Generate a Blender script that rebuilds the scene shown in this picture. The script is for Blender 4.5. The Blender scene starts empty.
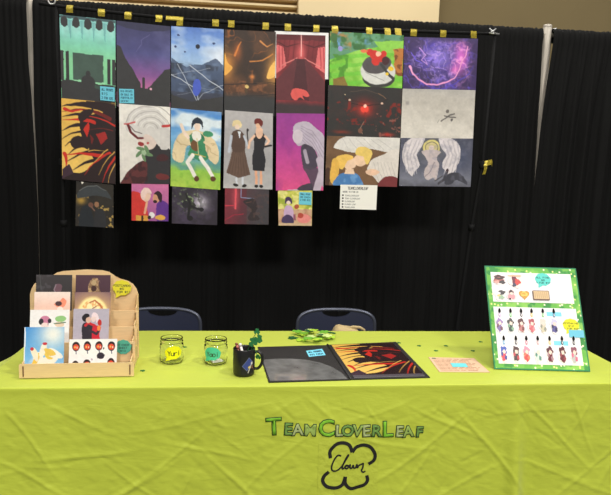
import bpy, bmesh, math, random
import numpy as np
from mathutils import Vector, Matrix
random.seed(7); rng=np.random.default_rng(7)
S=bpy.context.scene; COL=S.collection
PI=math.pi
# ------------------------------------------------------------ helpers
def lin(c):
    c=np.asarray(c,float)/255.
    return np.where(c<=.04045,c/12.92,((c+.055)/1.055)**2.4)
def mat(name,rgb,rough=.6,metal=0,spec=.5,noise=None,bump=None,trans=0,ior=1.45,sheen=0,coat=0):
    m=bpy.data.materials.new(name); m.use_nodes=True; nt=m.node_tree; b=nt.nodes['Principled BSDF']
    col=tuple(lin(rgb))+(1,)
    b.inputs['Base Color'].default_value=col; b.inputs['Roughness'].default_value=rough
    b.inputs['Metallic'].default_value=metal; b.inputs['Specular IOR Level'].default_value=spec
    b.inputs['Transmission Weight'].default_value=trans; b.inputs['IOR'].default_value=ior
    b.inputs['Sheen Weight'].default_value=sheen; b.inputs['Coat Weight'].default_value=coat
    tc=nt.nodes.new('ShaderNodeTexCoord')
    if noise:
        sc,amt,stretch=noise
        mp=nt.nodes.new('ShaderNodeMapping'); mp.inputs['Scale'].default_value=stretch
        n=nt.nodes.new('ShaderNodeTexNoise'); n.inputs['Scale'].default_value=sc; n.inputs['Detail'].default_value=4
        r=nt.nodes.new('ShaderNodeMapRange'); r.inputs['From Min'].default_value=.3; r.inputs['From Max'].default_value=.7
        r.inputs['To Min'].default_value=1-amt; r.inputs['To Max'].default_value=1+amt
        mx=nt.nodes.new('ShaderNodeVectorMath'); mx.operation='SCALE'; mx.inputs[0].default_value=col[:3]
        nt.links.new(tc.outputs['Object'],mp.inputs[0]); nt.links.new(mp.outputs[0],n.inputs['Vector'])
        nt.links.new(n.outputs['Fac'],r.inputs['Value']); nt.links.new(r.outputs[0],mx.inputs['Scale'])
        nt.links.new(mx.outputs[0],b.inputs['Base Color'])
    if bump:
        sc,st=bump
        n=nt.nodes.new('ShaderNodeTexNoise'); n.inputs['Scale'].default_value=sc; n.inputs['Detail'].default_value=5
        bp=nt.nodes.new('ShaderNodeBump'); bp.inputs['Strength'].default_value=st; bp.inputs['Distance'].default_value=.01
        nt.links.new(tc.outputs['Object'],n.inputs['Vector']); nt.links.new(n.outputs['Fac'],bp.inputs['Height'])
        nt.links.new(bp.outputs[0],b.inputs['Normal'])
    return m
def art_mat(name,rough=.55):
    m=bpy.data.materials.new(name); m.use_nodes=True; nt=m.node_tree; b=nt.nodes['Principled BSDF']
    a=nt.nodes.new('ShaderNodeAttribute'); a.attribute_name='Ink'
    nt.links.new(a.outputs['Color'],b.inputs['Base Color']); b.inputs['Roughness'].default_value=rough
    b.inputs['Specular IOR Level'].default_value=.3
    return m
def link(o,parent=None):
    COL.objects.link(o)
    if parent: o.parent=parent
    return o
def obj(name,bm,m,parent=None,smooth=False,loc=None):
    me=bpy.data.meshes.new(name); bm.normal_update(); bm.to_mesh(me); bm.free()
    ms=m if isinstance(m,(list,tuple)) else [m]
    for x in ms: me.materials.append(x)
    if smooth: me.shade_smooth()
    o=bpy.data.objects.new(name,me); link(o,parent)
    if loc: o.location=loc
    return o
def tag(o,label,cat,group=None):
    o['label']=label; o['category']=cat
    if group: o['group']=group
    return o
def thing(name,label,cat,loc=(0,0,0),rz=0,group=None):
    o=bpy.data.objects.new(name,None); COL.objects.link(o); o.location=loc; o.rotation_euler=(0,0,rz)
    o.empty_display_size=.05
    return tag(o,label,cat,group)
def B(): return bmesh.new()
def box(bm,x0,x1,y0,y1,z0,z1,bev=0,mi=0,M=None):
    b2=bmesh.new(); bmesh.ops.create_cube(b2,size=1)
    for v in b2.verts: v.co=Vector(((x0+x1)/2+v.co.x*(x1-x0),(y0+y1)/2+v.co.y*(y1-y0),(z0+z1)/2+v.co.z*(z1-z0)))
    if bev: bmesh.ops.bevel(b2,geom=b2.edges[:],offset=bev,segments=2,affect='EDGES')
    if M is not None: b2.transform(M)
    for f in b2.faces: f.material_index=mi
    merge(bm,b2)
def merge(bm,b2):
    me=bpy.data.meshes.new('tmp'); b2.to_mesh(me); b2.free(); bm.from_mesh(me); bpy.data.meshes.remove(me)
def tube(bm,pts,r,seg=10,mi=0,closed=False,flat=None):
    pts=[Vector(p) for p in pts]; n=len(pts); rs=r if isinstance(r,(list,tuple)) else [r]*n
    rings=[]; up=Vector((0,0,1))
    prev=None
    for i,p in enumerate(pts):
        if closed: t=pts[(i+1)%n]-pts[i-1]
        else: t=pts[min(i+1,n-1)]-pts[max(i-1,0)]
        t.normalize()
        if prev is None:
            a=t.orthogonal().normalized()
        else:
            a=(prev-t*prev.dot(t))
            a=a.normalized() if a.length>1e-6 else t.orthogonal().normalized()
        prev=a; b=t.cross(a)
        ring=[bm.verts.new(p+(a*math.cos(2*PI*k/seg)+b*math.sin(2*PI*k/seg))*rs[i]) for k in range(seg)]
        rings.append(ring)
    for i in range(n if closed else n-1):
        A,C=rings[i],rings[(i+1)%n]
        for k in range(seg):
            f=bm.faces.new((A[k],A[(k+1)%seg],C[(k+1)%seg],C[k])); f.material_index=mi
    if not closed:
        for rg,rv in ((rings[0],1),(rings[-1],0)):
            f=bm.faces.new(rg[::-1] if rv else rg); f.material_index=mi
def lathe(bm,prof,seg=32,c=(0,0,0),mi=0):
    rings=[]
    for r,z in prof:
        if r<1e-6: rings.append([bm.verts.new((c[0],c[1],c[2]+z))])
        else: rings.append([bm.verts.new((c[0]+r*math.cos(2*PI*k/seg),c[1]+r*math.sin(2*PI*k/seg),c[2]+z)) for k in range(seg)])
    for A,C in zip(rings,rings[1:]):
        for k in range(seg):
            k2=(k+1)%seg
            if len(A)==1 and len(C)==1: continue
            if len(A)==1: f=bm.faces.new((A[0],C[k2],C[k]))
            elif len(C)==1: f=bm.faces.new((A[k],A[k2],C[0]))
            else: f=bm.faces.new((A[k],A[k2],C[k2],C[k]))
            f.material_index=mi
def prism(bm,pts,a,b,M=None,mi=0):
    """2-D outline (u,v) extruded along the local third axis from a to b, mapped through M"""
    lo=[Vector((u,v,a)) for u,v in pts]; hi=[Vector((u,v,b)) for u,v in pts]
    if M is not None: lo=[M@p for p in lo]; hi=[M@p for p in hi]
    L=[bm.verts.new(p) for p in lo]; H=[bm.verts.new(p) for p in hi]; n=len(pts)
    fs=[bm.faces.new(L[::-1]),bm.faces.new(H)]
    for i in range(n): fs.append(bm.faces.new((L[i],L[(i+1)%n],H[(i+1)%n],H[i])))
    for f in fs: f.material_index=mi
    bmesh.ops.triangulate(bm,faces=[f for f in fs[:2] if len(f.verts)>4])
def circ(cx,cy,rx,ry=None,n=20,a0=0): 
    ry=ry or rx
    return [(cx+rx*math.cos(2*PI*k/n+a0),cy+ry*math.sin(2*PI*k/n+a0)) for k in range(n)]
XZ=Matrix(((1,0,0,0),(0,0,-1,0),(0,1,0,0),(0,0,0,1)))   # (u,v,w)->(u,-w,v): upright, facing -y

# ------------------------------------------------------------ drawing ink on paper
GL={'A':"0,0 2,6 4,0|1,2 3,2",'B':"0,0 0,6 3,6 4,5 3,3 0,3|3,3 4,1.5 3,0 0,0",'C':"4,5 3,6 1,6 0,5 0,1 1,0 3,0 4,1",'D':"0,0 0,6 2,6 4,4 4,2 2,0 0,0",
'E':"4,6 0,6 0,0 4,0|0,3 3,3",'F':"4,6 0,6 0,0|0,3 3,3",'G':"4,5 3,6 1,6 0,5 0,1 1,0 3,0 4,1 4,3 2,3",'H':"0,0 0,6|4,0 4,6|0,3 4,3",'I':"2,0 2,6",'K':"0,0 0,6|4,6 0,3 4,0",
'L':"0,6 0,0 4,0",'M':"0,0 0,6 2,3 4,6 4,0",'N':"0,0 0,6 4,0 4,6",'O':"1,0 0,1 0,5 1,6 3,6 4,5 4,1 3,0 1,0",'P':"0,0 0,6 3,6 4,5 4,4 3,3 0,3",'R':"0,0 0,6 3,6 4,5 4,4 3,3 0,3|2,3 4,0",
'S':"4,5 3,6 1,6 0,5 0,4 4,2 4,1 3,0 1,0 0,1",'T':"0,6 4,6|2,6 2,0",'U':"0,6 0,1 1,0 3,0 4,1 4,6",'V':"0,6 2,0 4,6",'W':"0,6 1,0 2,4 3,0 4,6",'X':"0,0 4,6|0,6 4,0",'Y':"0,6 2,3 4,6|2,3 2,0",
'0':"1,0 0,1 0,5 1,6 3,6 4,5 4,1 3,0 1,0",'1':"1,5 2,6 2,0",'2':"0,5 1,6 3,6 4,5 4,4 0,0 4,0",'3':"0,6 4,6 2,4 4,2 3,0 0,0",'5':"4,6 0,6 0,3 3,3 4,2 3,0 0,0",'8':"1,3 0,5 1,6 3,6 4,5 3,3 1,3 0,1 1,0 3,0 4,1 3,3",
'$':"4,5 1,5 0,4 4,2 3,1 0,1|2,6 2,0",'/':"0,0 4,6",'a':"4,3.5 2,4 0,2.5 0,1 1,0 4,1|4,4 4,0",'o':"1,0 0,1 0,3 1,4 3,4 4,3 4,1 3,0 1,0",'i':"2,0 2,4|2,5.3 2,5.8",'u':"0,4 0,1 1,0 3,0 4,1|4,4 4,0",'r':"0,4 0,0|0,3 2,4 4,4"}
class Cv:
    """a sheet of paper that shapes are inked onto: u to the right, v down, both 0..1"""
    def __init__(s,w,h,res,base=(255,255,255)):
        s.asp=w/h; s.nx=max(6,int(w/res)+1); s.ny=max(6,int(h/res)+1)
        s.u,s.v=np.meshgrid(np.linspace(0,1,s.nx),np.linspace(0,1,s.ny)); s.X=s.u*s.asp; s.c=np.zeros((s.ny,s.nx,3))+np.array(base,float)
        s.px=1.0/s.ny
    def warp(s,a=.012,f=9,seed=1):
        du=s.noise(f,seed+50,2)-.5; dv=s.noise(f,seed+90,2)-.5; s.u=s.u+du*a*2; s.v=s.v+dv*a*2; s.X=s.u*s.asp; return s
    def finish(s,a=.16,f=11):
        s.u,s.v=np.meshgrid(np.linspace(0,1,s.nx),np.linspace(0,1,s.ny)); s.X=s.u*s.asp
        n=s.noise(f,77,3)-.5+.6*(s.noise(f*3,78,2)-.5); s.c=np.clip(s.c*(1+a*n[...,None]*2),0,255)
    def ridge(s,f,seed,wd,col,a=1,mask=None,sx=1,sy=1):
        n=np.abs(s.noise(f,seed,3,sx,sy)-.5); al=np.exp(-(n/wd)**2)*a
        if mask is not None: al=al*mask
        s.mix(al,col)
    def mix(s,a,col):
        a=np.clip(a,0,1)[...,None]; s.c=s.c*(1-a)+np.array(col,float)*a
    def grad(s,stops,d=(0,1)):
        t=s.u*d[0]+s.v*d[1]; ts=[q[0] for q in stops]
        for k in range(3): s.c[...,k]=np.interp(t,ts,[q[1][k] for q in stops])
    def rect(s,u0,v0,u1,v1,col,a=1): s.mix(((s.u>=u0)&(s.u<=u1)&(s.v>=v0)&(s.v<=v1))*a,col)
    def ell(s,cx,cy,rx,ry,col,rot=0,a=1,soft=.06):
        x=(s.X-cx*s.asp); y=s.v-cy; c,q=math.cos(rot),math.sin(rot); X=x*c+y*q; Y=-x*q+y*c
        d=np.sqrt((X/(rx*s.asp))**2+(Y/ry)**2); s.mix(np.clip((1-d)/max(soft,1e-3)+.5,0,1)*a,col)
    def glow(s,cx,cy,r,col,a=1,sy=1):
        d2=((s.X-cx*s.asp)**2+((s.v-cy)/sy)**2)/r**2; s.mix(np.exp(-d2)*a,col)
    def inside(s,pts):
        ins=np.zeros(s.u.shape,bool); n=len(pts)
        for i in range(n):
            x0,y0=pts[i]; x1,y1=pts[(i+1)%n]
            if y0==y1: continue
            c=((y0>s.v)!=(y1>s.v))&(s.u<(x1-x0)*(s.v-y0)/(y1-y0)+x0); ins^=c
        return ins
    def poly(s,pts,col,a=1): s.mix(s.inside(pts)*a,col)
    def blob(s,pts,col,a=1):  # closed smooth outline through points
        n=len(pts); out=[]
        P=[np.array(p,float) for p in pts]
        for i in range(n):
            p0,p1,p2,p3=P[i-1],P[i],P[(i+1)%n],P[(i+2)%n]
            for t in (0,.25,.5,.75):
                out.append(tuple(.5*((2*p1)+(-p0+p2)*t+(2*p0-5*p1+4*p2-p3)*t*t+(-p0+3*p1-3*p2+p3)*t**3)))
        s.poly(out,col,a)
    def st(s,pts,w,col,a=1,w1=None):
        n=len(pts)-1; w1=w if w1 is None else w1; A=np.zeros(s.u.shape)
        for i in range(n):
            x0,y0=pts[i][0]*s.asp,pts[i][1]; x1,y1=pts[i+1][0]*s.asp,pts[i+1][1]
            L=(x1-x0)**2+(y1-y0)**2+1e-12; t=np.clip(((s.X-x0)*(x1-x0)+(s.v-y0)*(y1-y0))/L,0,1)
            d=np.hypot(s.X-x0-t*(x1-x0),s.v-y0-t*(y1-y0)); ww=(w+(w1-w)*((i+t)/n))/2
            A=np.maximum(A,np.clip((ww-d)/(s.px)+.5,0,1))
        s.mix(A*a,col)
    def noise(s,f,seed=0,oct=3,sx=1,sy=1):
        r=np.random.default_rng(seed); out=np.zeros(s.u.shape); amp=1; tot=0
        for o in range(oct):
            g=r.random((80,80)); x=(s.X*f*sx)%78; y=(s.v*f*sy)%78; xi=x.astype(int); yi=y.astype(int); fx=x-xi; fy=y-yi
            fx=fx*fx*(3-2*fx); fy=fy*fy*(3-2*fy)
            out+=amp*((g[yi,xi]*(1-fx)+g[yi,xi+1]*fx)*(1-fy)+(g[yi+1,xi]*(1-fx)+g[yi+1,xi+1]*fx)*fy); tot+=amp; amp*=.5; f*=2
        return out/tot
    def nz(s,f,th,wd,col,seed=0,a=1,mask=None,sx=1,sy=1):
        n=s.noise(f,seed,3,sx,sy); al=np.clip((n-th)/wd,0,1)*a
        if mask is not None: al=al*mask
        s.mix(al,col)
    def text(s,t,u0,v0,h,w,col=(30,40,50),sw=.14,tilt=0):
        """t starts at u0, baseline v0, cap height h (in v), total width w (in u)"""
        adv=w/len(t); 
        for i,ch in enumerate(t):
            if ch not in GL: continue
            for part in GL[ch].split('|'):
                P=[tuple(map(float,q.split(','))) for q in part.split()]
                s.st([(u0+adv*(i+.78*x/4),v0-h*y/6-tilt*(i+x/4)) for x,y in P],h*sw,col)
def paper(name,cv,quad,y,m,parent=None,th=.0012,edge=(225,225,225),to3=None,curl=0,hide=None):
    """ink sheet cv spread over the 4 corners (TL,TR,BR,BL); quad entries (x,z) stand upright at depth y, or 3-D points"""
    q=[np.array((p[0],y,p[1]) if len(p)==2 else p,float) for p in quad]
    U,V=cv.u[...,None],cv.v[...,None]
    P=(q[0]*(1-U)+q[1]*U)*(1-V)+(q[3]*(1-U)+q[2]*U)*V
    n=np.cross(q[1]-q[0],q[3]-q[0]); n/=-np.linalg.norm(n)   # outwards, towards the viewer
    if curl: P=P+n*(curl*(np.sin(U*PI)-.0)*1.0)
    ny,nx=cv.ny,cv.nx
    F=P.reshape(-1,3); Bk=(P-n*th).reshape(-1,3)
    keep=np.ones((ny-1,nx-1),bool)
    if hide is not None: keep=~(hide[:-1,:-1]|hide[1:,1:]|hide[:-1,1:]|hide[1:,:-1])
    I=np.arange(ny*nx).reshape(ny,nx)
    a,b,c,d=I[:-1,:-1][keep],I[:-1,1:][keep],I[1:,1:][keep],I[1:,:-1][keep]
    front=np.stack([a,d,c,b],1)
    if hide is None:
        rim=np.concatenate([I[0,:],I[1:,-1],I[-1,-2::-1],I[-2:0:-1,0]]); k=len(rim)
        verts=np.concatenate([F,Bk[rim]]); off=len(F)
        faces=[tuple(f) for f in front]
        for i in range(k): j=(i+1)%k; faces.append((int(rim[i]),int(rim[j]),off+j,off+i))
        faces.append(tuple(off+i for i in range(k)))
        nb=k
    else:
        off=len(F); verts=np.concatenate([F,Bk]); faces=[tuple(f) for f in front]+[tuple(f[::-1]+off) for f in front]; nb=len(F)
        from collections import Counter
        E={}
        for f in front:
            for i in range(4):
                e=(int(f[i]),int(f[(i+1)%4])); E[e]=1
        for (i,j) in list(E):
            if (j,i) not in E: faces.append((j,i,i+off,j+off))
        used=np.unique([v for f in faces for v in f]); rem=-np.ones(len(verts),int); rem[used]=np.arange(len(used))
        faces=[tuple(int(rem[v]) for v in f) for f in faces]
    me=bpy.data.meshes.new(name)
    col=np.concatenate([cv.c.reshape(-1,3),np.zeros((nb,3))+np.array(edge)])
    if hide is not None: verts=verts[used]; col=col[used]
    me.from_pydata([tuple(v) for v in verts.tolist()],[],[tuple(int(x) for x in f) for f in faces]); me.update()
    L=np.ones((len(verts),4)); L[:,:3]=lin(np.clip(col,0,255))
    at=me.color_attributes.new('Ink','FLOAT_COLOR','POINT'); at.data.foreach_set('color',L.astype(np.float32).ravel())
    me.materials.append(m)
    o=bpy.data.objects.new(name,me); return link(o,parent)

# ------------------------------------------------------------ materials
M_ART=art_mat('printed_paper',.5); M_MATTE=art_mat('matte_paper',.8); M_CARD=art_mat('printed_card',.6)
M_DRAPE=mat('black_drape_fabric',(14,14,14),.8,spec=.18,bump=(900,.25))
M_PIPE=mat('brushed_aluminium',(172,165,154),.45,metal=.35,noise=(30,.12,(1,1,.2)))
M_BLK=mat('black_painted_metal',(16,16,17),.75,spec=.2)
M_CLIP=mat('grey_chromed_metal',(200,200,200),.3,metal=.8)
M_TAPE=mat('gold_tape',(200,180,62),.3,metal=.3,noise=(160,.3,(1,1,1)))
M_WOOD=mat('birch_plywood',(228,196,148),.6,noise=(18,.06,(1,1,14)))
M_BURN=mat('laser_cut_edge',(92,56,30),.8)
M_NAVY=mat('navy_plastic',(42,47,68),.45,bump=(500,.1))
M_STEEL=mat('grey_chair_steel',(78,82,96),.35,metal=.5)
M_GLASS=mat('clear_glass',(250,252,248),.03,trans=1,ior=1.45)
M_MUG=mat('black_ceramic',(30,30,32),.28,spec=.5)
M_FLOOR=mat('grey_hall_carpet',(70,68,66),.95,noise=(60,.2,(1,1,1)))
M_CREAM=mat('cream_wall_paint',(226,206,164),.9,noise=(1.2,.03,(1,1,1)))
M_OLIVE=mat('olive_wall_tone',(122,108,76),.9,noise=(1.2,.04,(1,1,1)))  # darker olive tone for the right section of the back wall
M_TAN=mat('tan_slat_paint',(176,148,104),.8)
M_BAG=mat('tan_canvas',(190,168,124),.9,bump=(300,.3))
M_TBL=mat('white_plastic',(220,220,215),.5)

# ------------------------------------------------------------ hall (setting)
def struct(name,bm,m): o=obj(name,bm,m); o['kind']='structure'; return o
b=B(); box(b,-7,9,-6,8.4,-.1,0); struct('floor',b,M_FLOOR)
b=B(); box(b,2.50,10,8.0,8.2,0,6); struct('wall_back_right',b,M_OLIVE)
b=B(); box(b,.47,2.50,6.95,8.2,0,6); struct('wall_back',b,M_CREAM)
b=B(); box(b,-8,.47,7.25,8.2,0,6); struct('wall_back_left',b,M_TAN)
b=B()
for k in range(14): 
    z=2.9+k*.098; box(b,-8,.46,7.10,7.249,z,z+.028)
o=struct('trim_1',b,M_CREAM)

# ------------------------------------------------------------ pipe and drape
def drape(x0,x1,amp,seed,edgeL,edgeR,yb=1.95):
    """one hanging curtain panel; edgeL/edgeR give the side edges as functions of height"""
    r=np.random.default_rng(seed); nu=int((x1-x0)/.007)
    zs=np.concatenate([np.array([2.39,2.41,2.435]),np.array([2.455,2.468,2.474,2.470,2.455,2.435,2.41,2.385]),2.36-np.linspace(0,1,46)**1.0*2.34])
    dy=np.concatenate([np.array([.066,.064,.06]),np.array([.05,.035,.02,.0,-.012,-.018,-.02,-.019]),np.full(46,-.018)])
    u=np.linspace(0,1,nu); w=x1-x0
    g=np.interp(np.linspace(0,1,nu),np.linspace(0,1,max(6,int(w/.2))),.35+1.6*r.random(max(6,int(w/.2)))); ph=np.cumsum(g); ph=ph/ph[-1]*2*PI*(w/.15)
    ph2=np.cumsum(.4+1.2*r.random(nu)); ph2=ph2/ph2[-1]*2*PI*(w/.034)
    am=np.interp(u,np.linspace(0,1,12),.25+1.1*r.random(12))
    V=[]; 
    for k,(z,d) in enumerate(zip(zs,dy)):
        low=min(1,max(0,(2.37-z)/.5)); xe0=edgeL(z) if edgeL else x0; xe1=edgeR(z) if edgeR else x1
        sway=.012*math.sin(z*1.7+seed)
        x=xe0+(xe1-xe0)*u
        fold=am*amp*low*np.sin(ph+.35*math.sin(z*2)+.15*low)+ .004*(1-.4*low)*np.sin(ph2)
        ruff=(.003*np.sin(ph2*1.31+2)+.007*(np.interp(u,np.linspace(0,1,nu//3),r.random(nu//3))-.5))*(1 if k<8 else .3)
        y=yb+d+(fold if k>=8 else .004*np.sin(ph2)) ; y=np.minimum(y,yb+.018) if k>=9 else y
        zz=z+(ruff if 2<k<9 else 0)
        V.append(np.stack([x+ (0 if 1 else sway),y,np.broadcast_to(zz,x.shape)],1))
    V=np.array(V); nk=len(zs); I=np.arange(nk*nu).reshape(nk,nu)
    F=np.stack([I[:-1,:-1],I[1:,:-1],I[1:,1:],I[:-1,1:]],-1).reshape(-1,4)
    me=bpy.data.meshes.new('drape_panel'); me.from_pydata(V.reshape(-1,3).tolist(),[],F.tolist()); me.update(); me.shade_smooth()
    me.materials.append(M_DRAPE); o=bpy.data.objects.new('drape_panel',me); link(o)
    sm=o.modifiers.new('cloth thickness','SOLIDIFY'); sm.thickness=.0015
    return o
fR=lambda z: float(np.interp(z,[0,1.376,1.88,2.07,2.36,2.47],[1.652,1.650,1.6655,1.678,1.702,1.708]))
fRc=lambda z: float(np.interp(z,[0,1.376,1.88,2.07,2.36,2.47],[1.650,1.648,1.641,1.642,1.633,1.640]))
fL=lambda z: float(np.interp(z,[0,1.2,1.55,1.87,2.11,2.47],[-1.584,-1.583,-1.592,-1.604,-1.618,-1.622]))
fLc=lambda z: float(np.interp(z,[0,1.2,1.55,1.87,2.11,2.47],[-1.582,-1.581,-1.585,-1.593,-1.590,-1.590]))
tag(drape(-3.3,-1.62,.026,3,None,fL,1.942),'black pleated curtain left of the left upright pole','curtain')
tag(drape(-1.585,1.645,.013,5,fLc,fRc),'wide black curtain between the two uprights, behind the hanging art prints','curtain')
tag(drape(1.655,3.9,.034,8,fR,None,1.94),'black pleated curtain right of the right upright pole, behind the green-bordered board','curtain')
t=thing('pipe_crossbar','horizontal aluminium rod threaded through the tops of the black curtains','rod')
t.location=(0,1.985,2.44)
b=B(); tube(b,[(-3.3,0,0),(3.9,0,0)],.016,16); obj('rod',b,M_PIPE,t,True)
def upright(x,top,label):
    t=thing('upright_pole',label,'pole',(x,1.99,0))
    b=B(); tube(b,[(0,0,.012),(0,0,top)],.029,20); obj('pole',b,M_PIPE,t,True)
    b=B(); box(b,-.2,.2,-.02,.32,0,.012,.004); obj('base_plate',b,M_PIPE,t)
    b=B(); lathe(b,[(.0,top+.012),(.026,top+.012),(.030,top+.004),(.030,top-.004)],20,(0,0,0)); obj('cap',b,M_PIPE,t,True)
    b=B(); tube(b,[(.026,.0,2.472),(.040,-.012,2.472),(.056,-.02,2.472)],[.008,.011,.014],12); obj('knob',b,M_CLIP,t,True)
upright(-1.619,2.62,'pale aluminium upright showing in the gap between the left curtains')
upright(1.688,2.493,'pale aluminium upright with a small knob in the gap between the right curtains')

# ------------------------------------------------------------ banner stand holding the prints
st=thing('backdrop_stand','thin black telescopic stand whose crossbar carries the hanging art prints','stand',(0,1.43,0))
RAIL=[(-1.40,2.325),(-1.346,2.32),(-1.09,2.304),(-.83,2.291),(-.618,2.284),(-.213,2.281),(.203,2.285),(.66,2.292),(1.105,2.302)]
b=B(); tube(b,[(x,0,z) for x,z in RAIL],.009,10); obj('crossbar',b,M_BLK,st,True)
def sp(name,pts,r,seg=12,m=M_BLK): b=B(); tube(b,pts,r,seg); return obj(name,b,m,st,True)
for pts in ([(-1.315,0.0,2.32),(-1.30,.012,1.5),(-1.30,.02,.06)],[(1.100,.0,2.31),(1.078,.01,1.56),(1.036,.01,1.19),(.985,.01,.56),(.93,.02,.06)]):
    top,bot=pts[0],pts[-1]
    sp('pole',pts,[.008,.011,.013] if len(pts)==3 else [.008,.010,.011,.013,.014])
    p=pts[1]; b=B(); lathe(b,[(0,-.02),(.018,-.02),(.019,-.015),(.019,.015),(.016,.02),(0,.02)],16,p); obj('collar',b,M_BLK,st,True)
    kx=.03; sp('knob',[(p[0],p[1],p[2]),(p[0]+kx,p[1]-.01,p[2]),(p[0]+kx+.012,p[1]-.014,p[2])],[.005,.006,.010])
    q=pts[-2] if len(pts)>3 else (-1.30,.018,1.16)
    b=B(); lathe(b,[(0,-.018),(.018,-.018),(.018,.018),(0,.018)],16,(q[0],q[1],1.165) if len(pts)==3 else pts[2]); obj('collar',b,M_BLK,st,True)
    for a in (90,210,330):
        c,s=math.cos(math.radians(a)),math.sin(math.radians(a))
        sp('leg',[(bot[0]+.015*c,bot[1]+.015*s,.48),(bot[0]+.33*c,bot[1]+.33*s,.012)],.008)
b=B(); tube(b,[(-1.335+.018*math.cos(a),-.005,2.342+.018*math.sin(a)) for a in np.linspace(0,2*PI,18)[:-1]],.004,8,closed=True); obj('ring',b,M_CLIP,st,True)
b=B(); 
for s in (-1,1): tube(b,[(1.078-.02*s,-.012,2.328),(1.078+.02*s,-.016,2.300)],.0035,8)
tube(b,[(1.06,-.01,2.303),(1.12,-.01,2.300)],.005,8)
obj('spring_clip',b,M_CLIP,st,True)

# ------------------------------------------------------------ the pictures
RES=.0028
def sheet(k,base=(255,255,255),res=RES):
    q=Q[k]; w=np.hypot(q[1][0]-q[0][0],q[1][1]-q[0][1]); h=np.hypot(q[3][0]-q[0][0],q[3][1]-q[0][1]); return Cv(w,h,res,base).warp()
Q=dict(
a1=[(-1.293,2.271),(-1.007,2.256),(-1.009,1.80),(-1.290,1.815)], b1=[(-1.002,2.256),(-.721,2.241),(-.719,1.80),(-1.003,1.81)],
c1=[(-.716,2.243),(-.436,2.241),(-.434,1.785),(-.714,1.79)], d1=[(-.431,2.241),(-.153,2.243),(-.151,1.79),(-.428,1.79)],
e1=[(-.150,2.231),(.121,2.238),(.130,1.79),(-.142,1.79)], f1=[(.145,2.261),(.562,2.262),(.567,1.965),(.152,1.962)],
g1=[(.565,2.254),(.993,2.266),(.999,1.970),(.573,1.962)], a2=[(-1.290,1.840),(-1.010,1.825),(-1.013,1.391),(-1.293,1.410)],
b2=[(-.990,1.824),(-.719,1.816),(-.720,1.398),(-.987,1.395)], c2=[(-.715,1.812),(-.442,1.800),(-.444,1.374),(-.716,1.388)],
d2=[(-.423,1.812),(-.159,1.804),(-.152,1.384),(-.426,1.385)], e2=[(-.139,1.807),(.131,1.814),(.137,1.386),(-.132,1.379)],
f2=[(.146,1.973),(.567,1.973),(.569,1.690),(.147,1.690)], g2=[(.570,1.971),(.996,1.981),(1.0,1.700),(.572,1.690)],
f3=[(.148,1.693),(.569,1.696),(.564,1.418),(.146,1.417)], g3=[(.572,1.697),(1.0,1.708),(1.003,1.430),(.577,1.424)],
a3=[(-1.220,1.400),(-1.024,1.386),(-1.026,1.149),(-1.228,1.156)], b3=[(-.926,1.402),(-.727,1.398),(-.727,1.192),(-.927,1.192)],
c3=[(-.707,1.39),(-.458,1.385),(-.458,1.176),(-.708,1.181)], d3=[(-.417,1.392),(-.171,1.390),(-.169,1.185),(-.416,1.184)],
e3=[(-.121,1.39),(.075,1.392),(.078,1.183),(-.112,1.181)], card=[(.235,1.422),(.449,1.424),(.448,1.283),(.236,1.284)])
G_='art prints hung on the black stand'
def hang(k,cv,y,label,name='art_print',cat='print',m=None):
    if name=='art_print': cv.finish(.055)
    return tag(paper(name,cv,Q[k],y,m or M_ART),label,cat,None)
DK=(58,58,60)
# -- top row
c=sheet('a1'); c.grad([(0,(118,190,190)),(.2,(122,205,190)),(.5,(140,212,160)),(1,(120,195,150))])
for i in range(5):
    x=.08+.21*i; c.glow(x,.12,.07,(185,232,225),.6,2); c.poly([(x+.07,0.05),(x+.14,.05),(x+.105,.28)],(88,150,155),.7)
c.rect(0,0,1,.035,(70,95,100))
for i in range(5): 
    x=.08+.21*i; c.ell(x,.075,.065,.06,DK); c.rect(x-.065,.075,x+.065,.115,DK)
c.rect(0,.40,.06,.74,DK); c.rect(.09,.40,.15,.74,DK); c.rect(.22,.41,.78,.72,(72,92,84)); c.rect(.85,.45,.91,.74,DK); c.rect(.94,.45,1,.74,DK)
c.rect(0,.745,1,1,DK); c.rect(.2,.72,.8,.745,(150,215,170))
c.ell(.5,.64,.045,.04,DK); c.ell(.5,.74,.13,.09,DK); c.ell(.17,.755,.16,.03,DK); c.rect(.62,.76,1,.80,(64,84,76))
hang('a1',c,1.410,'hung print of a teal stage with dark arches, top left corner of the display')
c=sheet('b1'); c.grad([(0,(62,62,98)),(.35,(84,84,138)),(.6,(132,86,148)),(.75,(190,110,160)),(1,(190,110,160))])
c.nz(5,.5,.3,(118,118,168),3,.4); c.st([(.62,.12),(.5,.17),(.45,.2),(.46,.25),(.40,.3),(.36,.34)],.008,(150,142,196),.45); c.nz(3,.6,.3,(62,62,110),5,.5)
c.ell(.5,-.03,.62,.12,(55,55,82)); 
c.poly([(0,.28),(.08,.3),(.14,.4),(.3,.55),(.36,.62),(.44,.7),(.46,.8),(0,.8)],DK); c.poly([(1,.5),(.9,.52),(.8,.6),(.7,.66),(.62,.74),(.6,.8),(1,.8)],DK)

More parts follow.
